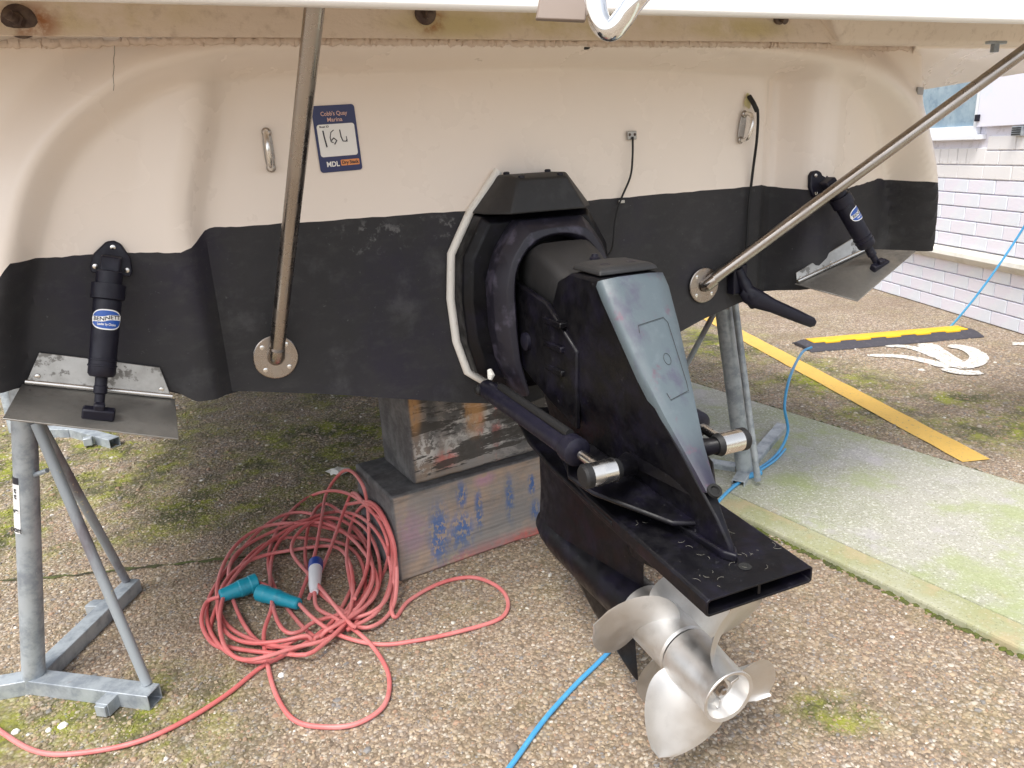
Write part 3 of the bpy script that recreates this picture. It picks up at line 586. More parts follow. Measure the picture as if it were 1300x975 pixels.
# ---------------------------------------------------------------- trim tabs (two)
def trim_tab(h0, h1, o0, o1, b0, b1, topc, footc, off_h, off_o, off_top, off_foot, rad, labdir):
    H0, H1 = T(*h0, off_h), T(*h1, off_h); O0, O1 = T(*o0, off_o), T(*o1, off_o); up = np.cross(H1-H0, O0-H0); up /= np.linalg.norm(up); up = up if up[2] > 0 else -up
    m_ = MB(); m_.prism([H0, H1, O1, O0], -up*.0035); tab = obj('trim_tab', m_, M['plate'], boat, bev=.001)
    B0, B1 = T(*b0, off_h-.012), T(*b1, off_h-.012); m_ = MB(); hv = H1-H0; m_.prism([H0+hv*.02, H1-hv*.02, B1, B0], AA*.004); obj('hinge_plate', m_, M['platel'], tab, bev=.001)
    m_ = MB(); m_.tube([H0+up*.006+hv*.02+AA*.003, H1+up*.006-hv*.02+AA*.003], .0055, 12); obj('hinge_tube', m_, M['bright'], tab)
    for k in (.07, .5, .93):
        c = (H0*(1-k)+H1*k)*.72+(B0*(1-k)+B1*k)*.28+AA*.004; m_ = MB(); m_.lathe(c, AA, [(0, .006), (.002, .005), (.003, .002)], 12); obj('screw', m_, M['bright'], tab)
    tc = T(*topc, off_top); fc = T(*footc, off_foot); ax = fc-tc; Lx = np.linalg.norm(ax); axu = ax/Lx; sd_ = np.cross(axu, AA); sd_ /= np.linalg.norm(sd_)
    # mounting bracket: rounded triangle on the transom
    s0 = tc-AA*(off_top-off_h+.012)-axu*0; m_ = MB(); k = rad/.026
    tri = [(0, .050), (.014, .045), (.034, .018), (.040, -.010), (.036, -.022), (-.036, -.022), (-.040, -.010), (-.034, .018), (-.014, .045)]
    m_.prism([s0+sd_*x*k+(-axu*(y*k)) for x, y in tri], AA*.014); obj('actuator_bracket', m_, M['black2'], tab, bev=.003)
    for x, y in ((0, .036), (.029, -.008), (-.029, -.008)):
        m_ = MB(); m_.lathe(s0+sd_*x*k-axu*y*k+AA*.0145, AA, [(0, .0055), (.0015, .005), (.003, .002)], 12); obj('screw', m_, M['bright'], tab)
    m_ = MB(); m_.box(tc+axu*.0-AA*.012, sd_*rad*.72, axu*.02, AA*.016); obj('upper_pivot', m_, M['black2'], tab, bev=.004)
    r = rad; prof = [(.01, r*.8), (.012, r*.95), (.035, r*.95), (.036, r*1.22), (.066, r*1.22), (.068, r*.98), (.072, r*1.02), (Lx*.62, r*.98), (Lx*.622, r*1.06), (Lx*.63, r*1.06), (Lx*.632, r*1.0), (Lx*.66, r*1.0), (Lx*.662, r*1.06), (Lx*.672, r*1.06), (Lx*.674, r*1.0), (Lx*.72, r), (Lx*.74, r*.85), (Lx*.745, r*.45), (Lx*.80, r*.45), (Lx*.805, r*.5), (Lx*.85, r*.5), (Lx*.86, r*.38), (Lx*.95, r*.36)]
    m_ = MB(); m_.lathe(tc, axu, prof, 32); cyl = obj('actuator', m_, M['black2'], tab)
    fo = fc; m_ = MB(); hx = hv/np.linalg.norm(hv); ou = np.cross(up, hx); m_.box(fo+up*.004, hx*r*1.15, ou*r*.42, up*.012); m_.box(fo+up*.016, hx*r*.4, ou*r*.35, up*.012); obj('lower_bracket', m_, M['black2'], tab, bev=.004)
    # label wrapped on the cylinder
    def cp(s, h, lift=.0006):
        th = s/r; e = (AA-axu*(AA@axu)); e /= np.linalg.norm(e); view = e*math.cos(labdir)+np.cross(axu, e)*math.sin(labdir); sd2 = np.cross(axu, view)
        return tc+axu*h+(view*math.cos(th)+sd2*math.sin(th))*(r*1.02+lift), None
    hc = Lx*.36
    def patch(w, hh, lift, m, fn=None, y0=0.):
        n1, n2 = 20, 8; vs = []
        for j in range(n2+1):
            for i in range(n1+1):
                x = -1+2*i/n1; y = -1+2*j/n2; hy = hh*math.sqrt(max(0, 1-abs(x)**2.6)) if fn is None else hh
                vs.append(cp(x*w, hc+y0+y*hy+(fn(x) if fn else 0), lift)[0])
        mm = MB(); mm.add(vs, [(j*(n1+1)+i, j*(n1+1)+i+1, (j+1)*(n1+1)+i+1, (j+1)*(n1+1)+i) for j in range(n2) for i in range(n1)]); return mm
    lab = obj('actuator_label', patch(r*1.22, r*.80, .0005, M['white']), M['white'], tab, fix=False)
    obj('label_print', patch(r*1.14, r*.70, .0009, None), M['blue'], tab, fix=False)
    obj('label_print', patch(r*1.13, r*.20, .0012, None, fn=lambda x: r*.10*math.tanh(x*5), y0=-r*.1), M['white'], tab, fix=False)
    def wraptext(body, y, size, wid, m):
        t = text('lettering', body, (0, 0, 0), (1, 0, 0), (0, 1, 0), size, m, None, wid, bold=.02)
        me = t.data; co = np.empty(len(me.vertices)*3); me.vertices.foreach_get('co', co); co = co.reshape(-1, 3); O = ORG[tab.name]
        sgn = 1 if (np.cross(axu, (AA))@RR) > 0 else -1
        new = []
        for p in co:
            q_, _ = cp(p[0]*LS, hc+y-p[1]+(r*.10*math.tanh(p[0]*LS/r*5) if y > -r*.3 and y < r*.2 else 0), .0016); new.append(q_-O)
        me.vertices.foreach_set('co', np.array(new).ravel()); t.parent = tab; t.location = (0, 0, 0); me.update()
    e = (AA-axu*(AA@axu)); LS = 1 if np.cross(axu, e)@RR > 0 else -1
    wraptext('BENNETT', -r*.1, r*.42, r*1.9, M['ink']); wraptext('Leader by Choice', r*.38, r*.26, r*1.25, M['white'])
    return tab
trim_tab((28, 487), (222, 506), (3, 531), (227, 557), (50, 447), (203, 466), (140, 338), (125, 527), .066, .20, .10, .165, .0255, -.12)
trim_tab((1009, 360), (1103, 316), (1089, 382), (1163, 318), (1010, 346), (1082, 302), (1058, 236), (1116, 339), .088, .24, .135, .20, .0255, -.45)

# transducer / pick-up at the right of the keel
m_ = MB(); a = T(936, 345, .012); m_.box(a-ZZ*.022, RR*.025, AA*.016, ZZ*.045); td = obj('transducer_bracket', m_, M['black2'], boat, bev=.005)
m_ = MB(); p1, p2, p3 = T(940, 372, .02), T(957, 378, .05), T(1034, 408, .13)
ax = p3-p2; R = []
for (t, w, h) in ((-.20, .010, .018), (-.12, .018, .032), (.05, .023, .034), (.3, .024, .025), (.7, .024, .022), (.95, .020, .019), (1.0, .012, .011)):
    c = p2+ax*t+ZZ*(.0-.006*t) if t >= 0 else p2+ax*t+ZZ*.012*(-t)/.35; s_ = np.cross(ax/np.linalg.norm(ax), ZZ); s_ /= np.linalg.norm(s_); n_ = np.cross(s_, ax/np.linalg.norm(ax))
    R.append([c+s_*w*math.copysign(abs(math.cos(q))**.7, math.cos(q))+n_*h*math.copysign(abs(math.sin(q))**.7, math.sin(q))*.85 for q in np.linspace(0, 2*math.pi, 20, endpoint=False)])
m_.rings(R); obj('transducer', m_, M['black2'], boat)
m_ = MB(); m_.tube(smooth_path([T(936, 342, .02), T(944, 358, .03), T(952, 374, .045), T(960, 386, .05)], 5), [.016]*5+[.019]*5+[.022]*6, 14); obj('transducer_arm', m_, M['black2'], boat)

# ---------------------------------------------------------------- stern drive
def outline(pts, a): return [S(a, r, z) for r, z in pts]
SH = [(-.075, 1.243), (-.118, 1.19), (-.15, 1.155), (-.205, 1.06), (-.215, .95), (-.208, .84), (-.185, .755), (-.145, .725), (-.09, .695), (.09, .695), (.145, .725), (.185, .755), (.208, .84), (.215, .95), (.205, 1.06), (.15, 1.155), (.118, 1.19), (.075, 1.243)]
def scl(P, k, dz=0): return [(r*k, .96+(z-.96)*k+dz) for r, z in P]
m_ = MB(); SB = [(r, z) for r, z in SH if z < 1.16]
m_.rings([outline(scl(SB, 1.0), .0), outline(scl(SB, .985), .070), outline(scl(SB, .90), .088), outline(scl(SB, .80), .088)]); sh = obj('transom_shield', m_, M['black'], boat, bev=.004)
bead([S(.010, r*1.03-.001, .96+(z-.96)*1.02) for r, z in [(-.07, 1.25)]+SH[1:9]], .0115, 'shield_sealant', M['seal'], boat, .02, 9)
bead([S(.008, -.155, .72), S(.012, -.13, .705)], .010, 'shield_sealant', M['seal'], boat, .3, 9)
# upper cap
m_ = MB(); lo0 = [(-.155, 1.152), (.155, 1.152)]; 
m_.rings([[S(.0, -.157, 1.158), S(.0, .157, 1.158), S(.0, .078, 1.246), S(.0, -.078, 1.246)], [S(.085, -.148, 1.158), S(.085, .148, 1.158), S(.085, .078, 1.246), S(.085, -.078, 1.246)], [S(.145, -.10, 1.158), S(.145, .10, 1.158), S(.115, .066, 1.236), S(.115, -.066, 1.236)]])
cap = obj('shield_cap', m_, M['scuffed'], boat, bev=.005)
for a_, r_ in ((.02, -.055), (.02, .06), (.10, -.05), (.10, .055)):
    m_ = MB(); m_.lathe(S(a_, r_, 1.245 if a_ < .05 else 1.238), ZZ, [(0, .008), (.006, .008), (.008, .005)], 12); obj('cap_bolt', m_, M['black2'], cap)
# gimbal housing: a thick arch-shaped ring standing proud of the shield
def archpts(w, top, bot, n=9):
    P = [(-w*.80, bot), (-w*.95, bot+.08), (-w, bot+.2)]
    for t in np.linspace(180, 0, n*2+1): P.append((w*math.cos(math.radians(t)), top-w*.95+w*.95*math.sin(math.radians(t))))
    return P+[(w, bot+.2), (w*.95, bot+.08), (w*.80, bot)]
def ringsect(outer, inner, sections, name, m, bev=.004):
    mb_ = MB(); R = []
    for (ro, zo), (ri, zi) in zip(outer, inner):
        c = []
        for f_, a_ in sections: c.append(S(a_, ri+(ro-ri)*f_, zi+(zo-zi)*f_))
        R.append(c)
    mb_.rings(R); return obj(name, mb_, m, boat, bev=bev, angle=50)
def resamp(P, n=34):
    P = np.array(P, float); L = np.concatenate([[0], np.cumsum(np.linalg.norm(np.diff(P, axis=0), axis=1))]); t = np.linspace(0, L[-1], n)
    return list(zip(np.interp(t, L, P[:, 0]), np.interp(t, L, P[:, 1])))
def mirror(P): return P+[(-r, z) for r, z in P[::-1]]
def shift(P, d): return [(r+d, z) for r, z in P]
def ringo(o, i_, d, n=41): return resamp(shift(o, d), n), resamp(shift(i_, d), n)
OCT = mirror([(-.120, .70), (-.160, .78), (-.176, .86), (-.178, 1.0), (-.155, 1.07), (-.100, 1.148)])
OC2 = mirror([(-.105, .71), (-.138, .80), (-.150, .90), (-.150, 1.0), (-.130, 1.065), (-.084, 1.132)])
ARI = archpts(.116, 1.100, .72)
OC3 = mirror([(-.110, .70), (-.150, .79), (-.165, .88), (-.165, 1.0), (-.142, 1.068), (-.090, 1.140)])
go, gi = ringo(OC3, ARI, .010)
ringsect(go, gi, [(1, .075), (1, .135), (.55, .172), (.2, .176), (0, .160), (0, .10)], 'gimbal_ring', M['ringm'], .002)
m_ = MB(); m_.box(S(.09, 0, .91), AA*.01, RR*.12, ZZ*.17); obj('gimbal_back', m_, M['dark'], boat, smooth=False)
# bellows inside the ring
m_ = MB(); m_.lathe(S(.08, 0, .86), AA, [(i*.012, .075 if i % 2 else .088) for i in range(14)], 28); obj('exhaust_bellows', m_, M['rubber'], boat)
m_ = MB()
def sq(c, w, h, e=.55, n=24, ax1=None, ax2=None):
    a1_, a2_ = (RR if ax1 is None else ax1), (ZZ if ax2 is None else ax2)
    return [c+a1_*w*math.copysign(abs(math.cos(t))**e, math.cos(t))+a2_*h*math.copysign(abs(math.sin(t))**e, math.sin(t)) for t in np.linspace(0, 2*math.pi, n, endpoint=False)]
# steering neck / upper fork: slopes down and aft to the drive
m_.rings([sq(S(.10, .01, .99), .080, .045, .4), sq(S(.15, .01, 1.010), .084, .066, .4), sq(S(.19, .010, 1.020), .084, .070, .38), sq(S(.24, .008, 1.010), .082, .062, .38), sq(S(.31, .004, .985), .072, .055, .4), sq(S(.42, 0, .96), .06, .05, .5)]); obj('steering_neck', m_, M['scuffed'], boat)
m_ = MB(); m_.lathe(S(.27, 0, 1.00), ZZ*.9+AA*.3, [(0, .045), (.020, .045), (.028, .038), (.030, .02)], 24); obj('neck_boss', m_, M['black2'], boat)
# side yoke castings with ribs
for s_ in (-1, 1):
    m_ = MB(); m_.rings([[S(.12, s_*.082, .80), S(.12, s_*.082, 1.0), S(.12, s_*.10, 1.0), S(.12, s_*.10, .80)], [S(.30, s_*.082, .74), S(.30, s_*.08, .97), S(.30, s_*.095, .97), S(.30, s_*.098, .74)], [S(.42, s_*.075, .70), S(.42, s_*.07, .88), S(.42, s_*.082, .88), S(.42, s_*.088, .70)]]); obj('yoke_arm', m_, M['black'], boat, bev=.004)
    for k in range(3):
        m_ = MB(); m_.box(S(.33, s_*.086, .93-k*.055), AA*.045, RR*.012, ZZ*.007); obj('casting_rib', m_, M['black'], boat, bev=.003)
    m_ = MB(); m_.lathe(S(.20, s_*.095, .86), RR*s_, [(0, .022), (.012, .022), (.016, .014)], 18); obj('pivot_pin', m_, M['black2'], boat)
# upper drive housing: sections (z, a_front, a_back, half width front, half width back)
SEC = [(1.050, .40, .502, .060, .066), (1.043, .36, .512, .070, .073), (1.02, .30, .529, .076, .074), (.95, .26, .578, .082, .064), (.875, .225, .626, .086, .054), (.80, .20, .678, .094, .040), (.73, .19, .735, .088, .024), (.68, .18, .775, .074, .015), (.64, .16, .812, .055, .009), (.60, .15, .845, .05, .006), (.585, .15, .85, .05, .006)]
def hsec(z, a0, a1, w0, w1, n=8):
    P = []
    aa = np.linspace(0, 1, n+1); w = lambda f_: (w0+(w1-w0)*f_**1.6)*(1-.5*max(0, .12-f_)/.12)
    for f_ in aa: P.append(S(a0+(a1-a0)*f_, -w(f_), z))
    for f_ in aa[::-1]: P.append(S(a0+(a1-a0)*f_, w(f_), z))
    return P
m_ = MB(); m_.rings([hsec(*s) for s in SEC]); up_h = obj('drive_housing', m_, M['black'], boat, bev=.004, angle=40)
# worn grey cover on the sloping rear face
m_ = MB(); CV = [(1.045, .510, .076), (1.02, .531, .076), (.95, .580, .067), (.875, .628, .055), (.80, .680, .039), (.745, .722, .025), (.71, .752, .018), (.68, .778, .013)]
R = []
for z, a_, w in CV:
    R.append([S(a_+.003+da, r_*w, z+dz) for r_, da, dz in ((-1, -.014, -.012), (-1.02, -.004, 0), (-.93, .004, .003), (-.5, .0065, .006), (0, .007, .006), (.5, .0065, .006), (.93, .004, .003), (1.02, -.004, 0), (1, -.014, -.012))])
m_.rings(R); cov = obj('rear_cover', m_, M['worn'], boat, angle=50)
m_ = MB()
rect = [(-.55, .955), (.40, .965), (.55, .955), (.60, .94), (.60, .84), (.55, .832), (-.35, .828)]
def cvp(rx, z, lift=.0105):
    a_ = np.interp(-z, [-c[0] for c in CV], [c[1] for c in CV]); w = np.interp(-z, [-c[0] for c in CV], [c[2] for c in CV]); return S(a_+lift+.0015, rx*.064, z+.006)
m_.tube([cvp(-.55, .945), cvp(-.50, .958), cvp(.45, .965), cvp(.55, .955), cvp(.50, .85), cvp(.46, .835), cvp(-.25, .826), cvp(-.30, .838)], .0006, 6); obj('cover_groove', m_, M['scuffed'], cov)
m_ = MB(); m_.tube([cvp(.12+.12*math.cos(t), .893+.010*math.sin(t), .0095) for t in np.linspace(0, 6.28, 16)], .0004, 6); obj('cover_emblem', m_, M['scuffed'], cov)
m_ = MB(); m_.rings([hsec(1.053, .365, .504, .068, .070), hsec(1.062, .37, .500, .066, .067), hsec(1.068, .385, .49, .056, .058)]); top = obj('top_cover', m_, M['scuffed'], boat, bev=.003)
for r_ in (-.028, .034):
    m_ = MB(); m_.lathe(S(.455, r_, 1.067), ZZ, [(0, .011), (.0015, .011), (.0016, .007), (.0008, .005)], 18); obj('cover_plug', m_, M['black2'], top)
m_ = MB(); m_.lathe(S(.345, .01, 1.055), ZZ, [(0, .012), (.012, .012), (.014, .008), (.02, .007)], 14); obj('vent_plug', m_, M['black2'], top)
# hole and tail fin at the foot of the cover
m_ = MB(); m_.lathe(S(.79, 0, .684), AA*.6+ZZ*.8, [(0, .014), (.006, .014), (.0065, .009), (.002, .008)], 18); obj('tail_plug', m_, M['dark'], boat)
m_ = MB(); m_.prism([S(.20, -.055, .585), S(.20, .055, .585), S(.60, .035, .575), S(.84, .016, .572), S(.862, 0, .570), S(.84, -.016, .572), S(.60, -.035, .575)], ZZ*.018); obj('tail_flange', m_, M['black'], boat, bev=.004)
# splash plate with ram mounts
for s_ in (-1, 1):
    m_ = MB(); m_.prism([S(.42, s_*.05, .662), S(.46, s_*.135, .664), S(.53, s_*.168, .652), S(.60, s_*.150, .64), S(.74, s_*.055, .612), S(.76, s_*.01, .61)], -ZZ*.010); obj('splash_plate', m_, M['black'], boat, bev=.004)
    m_ = MB(); m_.rings([sq(S(.60, s_*.06, .682), .028, .022, .8, 16, AA, ZZ), sq(S(.625, s_*.09, .692), .022, .02, .8, 16, AA, ZZ), sq(S(.645, s_*.115, .70), .016, .016, .9, 16, AA, ZZ)]); obj('ram_mount', m_, M['black'], boat)
    m_ = MB(); m_.rings([[S(.58, s_*.05, .70), S(.60, s_*.05, .67), S(.60, s_*.02, .67)], [S(.77, s_*.012, .672), S(.78, s_*.012, .66), S(.77, s_*.005, .66)]]); obj('mount_rib', m_, M['black'], boat)
    piv = S(.10, s_*.175, .725); end = S(.645, s_*.145, .70); ax = end-piv; Lx = np.linalg.norm(ax); axu = ax/Lx
    m_ = MB(); m_.lathe(piv+axu*-.01, ax, [(0, .018), (.01, .024), (.05, .0245), (Lx*.76, .0245), (Lx*.762, .029), (Lx*.78, .031), (Lx*.83, .031), (Lx*.835, .027), (Lx*.84, .015)], 28); ram = obj('trim_ram', m_, M['black2'], boat)
    m_ = MB(); m_.cyl(piv+axu*.08+ZZ*.028+RR*s_*-.004, piv+axu*Lx*.76+ZZ*.03, .010, 14); obj('hydraulic_pipe', m_, M['rubber'], ram)
    m_ = MB(); m_.cyl(piv+axu*Lx*.84, end, .0105, 16); obj('piston_rod', m_, M['bright'], ram)
    m_ = MB(); m_.lathe(end-RR*.033*s_*0-RR*.0-RR*s_*(.018), RR*s_, [(0, .0235), (.052, .0235)], 28); obj('ram_eye', m_, M['bright'], ram)
    m_ = MB(); m_.lathe(end+RR*s_*.034, RR*s_, [(0, .0245), (.012, .0245), (.017, .020), (.018, .008)], 24); obj('pin_cap', m_, M['rubber'], ram)
    m_ = MB(); m_.lathe(end-RR*s_*.030, RR*s_, [(0, .02), (.012, .0245), (.0125, .02)], 24); obj('pin_bush', m_, M['rubber'], ram)
    m_ = MB(); m_.lathe(piv-RR*.03*s_, RR*s_, [(0, .014), (.055, .014), (.06, .009)], 16); obj('ram_pivot', m_, M['rubber'], ram)
m_ = MB(); q = S(.105, -.165, .775); m_.tube([q, q+V(.004, -.01, -.012), q+V(0, -.012, -.022)], [.006, .010, .006], 8); obj('grease_blob', m_, M['seal'], boat)
# anti-ventilation plate and hollow trim fin
def tz(a_): return .612-.052*a_
mb = MB(); PL = [(.0, .0), (-.01, .02), (0, .045), (.06, .075), (.18, .10), (.34, .115), (.62, .118)]
top_ = [S(a_, w, tz(a_)-.006) for a_, w in PL]+[S(a_, -w, tz(a_)-.006) for a_, w in PL[::-1][:-2]]
mb.prism(top_, -ZZ*.014); obj('ventilation_plate', mb, M['black'], boat, bev=.004)
m_ = MB()
a0, a1, w, th = .30, .925, .116, .034
def fq(a_, r_, d): return S(a_, r_, tz(a_)+.004-d)
A = lambda a_, k: [fq(a_, -w*k, .004), fq(a_, -w*k+.006, 0), fq(a_, w*k-.006, 0), fq(a_, w*k, .004), fq(a_, w*k, th-.004), fq(a_, w*k-.006, th), fq(a_, -w*k+.006, th), fq(a_, -w*k, th-.004)]
I = lambda a_: [fq(a_, -w+.004, .007), fq(a_, -w+.009, .0045), fq(a_, w-.009, .0045), fq(a_, w-.004, .007), fq(a_, w-.004, th-.007), fq(a_, w-.009, th-.0045), fq(a_, -w+.009, th-.0045), fq(a_, -w+.004, th-.007)]
m_.rings([A(a0, .62), A(.42, .93), A(.52, 1), A(a1, 1), I(a1), I(.75)]); fin = obj('trim_fin', m_, M['black'], boat, bev=.0012, angle=50)
m_ = MB(); m_.box(fq(.84, .0, th/2), AA*.08, RR*.003, ZZ*(th/2-.004)); obj('fin_web', m_, M['black'], fin, smooth=False)
m_ = MB(); m_.lathe(fq(.875, .006, -.0005), ZZ, [(0, .012), (.0015, .011), (.0016, .006), (.0005, .005)], 18); obj('fin_screw', m_, M['dark'], fin)
# cobwebs and grass bits caught on the fin
m_ = MB(); r_ = random.Random(8)
for k in range(34):
    a_, w_ = r_.choice([r_.uniform(.60, .91), r_.gauss(.86, .025)]), r_.uniform(-.11, .10); a_ = min(a_, .91); d_ = r_.uniform(0, 6.28); ll = r_.uniform(.003, .018)
    m_.tube([fq(a_+ll*t*math.cos(d_+t), w_+ll*t*math.sin(d_+t), -.0012) for t in np.linspace(0, 1, 5)], .00022, 4)
obj('grass_strands', m_, mat('dry_grass', (.24, .23, .19), .8), fin, kind='stuff')
# lower unit
LS_ = [(.575, .06, .57, .052), (.52, .045, .575, .046), (.45, .035, .565, .040), (.40, .032, .56, .038), (.36, .03, .56, .042)]
def leg(z, a0_, a1_, w_, n=9):
    P = []
    pr = lambda f_: math.sin(math.pi*min(1, f_*1.0)**.62)**.8 if 0 < f_ < 1 else 0.02
    aa = np.linspace(0, 1, n+1)
    for f_ in aa: P.append(S(a0_+(a1_-a0_)*f_, -w_*pr(f_), z))
    for f_ in aa[::-1][1:-1]: P.append(S(a0_+(a1_-a0_)*f_, w_*pr(f_), z))
    return P
m_ = MB(); m_.rings([leg(*s) for s in LS_]+[leg(.30, .035, .56, .05)]); low = obj('lower_gearcase', m_, M['black'], boat, angle=50)
m_ = MB(); m_.lathe(S(.03, 0, .292), AA, [(0, .006), (.012, .022), (.04, .040), (.09, .053), (.16, .060), (.30, .062), (.45, .060), (.555, .056)], 30); obj('gearcase_torpedo', m_, M['black'], low)
m_ = MB(); sk0, sk1 = [(.14, .245), (.57, .25)], None
R = []
for z, a0_, a1_, w_ in ((.25, .13, .52, .022), (.21, .20, .52, .014), (.16, .30, .528, .010), (.12, .39, .533, .007), (.085, .50, .538, .004), (.08, .515, .537, .002)): R.append(leg(z, a0_, a1_, w_))
m_.rings(R); obj('skeg', m_, M['black'], low, angle=50)
# exhaust / anti-cav web above propeller
m_ = MB(); m_.rings([leg(.575, .45, .70, .03), leg(.50, .48, .66, .022), leg(.42, .5, .60, .014)]); obj('gearcase_web', m_, M['black'], low, angle=50)
# propellers
AX = AA-ZZ*.06; AX /= np.linalg.norm(AX); PB = S(.555, 0, .293)
def pp(a_, th, rad): return PB+AX*a_+rad*(RR*math.cos(th)+np.cross(AX, RR)*math.sin(th)*-1)
UPV = np.cross(AX, RR); SG = 1 if UPV[2] > 0 else -1
def pp(a_, th, rad): return PB+AX*a_+rad*(RR*math.cos(th)+UPV*SG*math.sin(th))
def blade(a_c, th0, Rm, hand, wid=1., rake=.03, m=M['prop'], prop=None, rh=.05, adv=.42):
    mb_ = MB(); nr, nc = 14, 12; top_s = []; 
    for side in (1, -1):
        rows = []
        for i in range(nr+1):
            f_ = i/nr; rad = rh*.9+(Rm-rh*.9)*f_
            half = wid*(.078+.030*math.sin(math.pi*f_**.9))*math.sqrt(max(0.0006, 1-f_**2.8)) 
            pitch = math.atan2(adv, 2*math.pi*rad*1.0)
            skew = .10*f_*f_+.25*f_*0
            row = []
            for j in range(nc+1):
                c = -1+2*j/nc; s_ = c*half; th_ = th0+hand*(s_*math.cos(pitch)/rad+skew*.8); aa_ = a_c-s_*math.sin(pitch)*1.0*(1)+rake*f_*f_+.010*c*c*(c > 0)
                t_ = (.0042*(1-f_)+.0011)*math.sqrt(max(0, 1-c*c))
                row.append(pp(aa_+side*t_, th_, rad))
            rows.append(row)
        top_s.append(rows)
    n = nc+1; R = []
    for i in range(nr+1): R.append(top_s[0][i]+top_s[1][i][::-1][1:-1])
    mb_.rings(R); return obj('blade', mb_, m, prop, angle=60)
m_ = MB(); m_.lathe(PB, AX, [(0, .058), (.004, .062), (.155, .060), (.160, .056)], 40); prop1 = obj('front_propeller', m_, M['prop'], boat)
m_ = MB(); m_.lathe(PB, AX, [(.160, .053), (.167, .053)], 40); obj('hub_gap', m_, M['dark'], boat)
m_ = MB(); m_.lathe(PB, AX, [(.165, .050), (.167, .060), (.19, .060), (.24, .056), (.285, .0545), (.300, .058), (.302, .057), (.300, .050), (.272, .042), (.268, .039), (.267, .001)], 44, cap=False); prop2 = obj('rear_propeller', m_, M['prop'], boat)
m_ = MB(); m_.lathe(PB+AX*.262, AX, [(0, .018), (.014, .018), (.018, .016), (.019, .009), (.024, .009), (.026, .006)], 6); obj('propeller_nut', m_, M['steel'], prop2)
m_ = MB(); m_.lathe(PB+AX*.267, AX, [(0.001, .027), (.004, .027)], 24); obj('washer', m_, M['bright'], prop2)
for t in range(3):
    m_ = MB(); e = RR*math.cos(t*2.094+.4)+UPV*math.sin(t*2.094+.4); m_.box(PB+AX*.270+e*.032, e*.010, np.cross(AX, e)*.003, AX*.012); obj('hub_vane', m_, M['prop'], prop2, bev=.001)
for d in (151, 31, 271): blade(.078, math.radians(d), .20, 1, 1.05, .015, M['prop'], prop1, .060, .27)
for d in (240, 332, 62): blade(.215, math.radians(d), .196, -1, .88, .025, M['prop'], prop2, .058)

# ladder hook and bracket hanging at the platform edge
m_ = MB(); d0 = 1.0
def D(x, y, dep): return CAMP+ray(x, y)*dep
q1 = [D(755, -30, 1.13), D(757, 5, 1.13), D(762, 28, 1.13), D(776, 38, 1.12), D(790, 24, 1.11), D(805, 2, 1.10), D(828, -25, 1.10)]
m_.tube(smooth_path(q1, 8), .0165, 20); obj('ladder_hook', m_, M['chrome'], boat)
m_ = MB(); m_.tube(smooth_path([D(745, -25, 1.15), D(748, 5, 1.15), D(756, 22, 1.15)], 6), .007, 14); obj('hook_keeper', m_, M['chrome'], boat)
p = [D(688, -20, 1.20), D(748, -20, 1.20), D(744, 27, 1.20), D(680, 24, 1.20)]; m_ = MB(); m_.prism(p, V(0, .02, 0)); obj('ladder_bracket', m_, mat('brown_anodised', (.22, .17, .14), .5), boat, bev=.003)

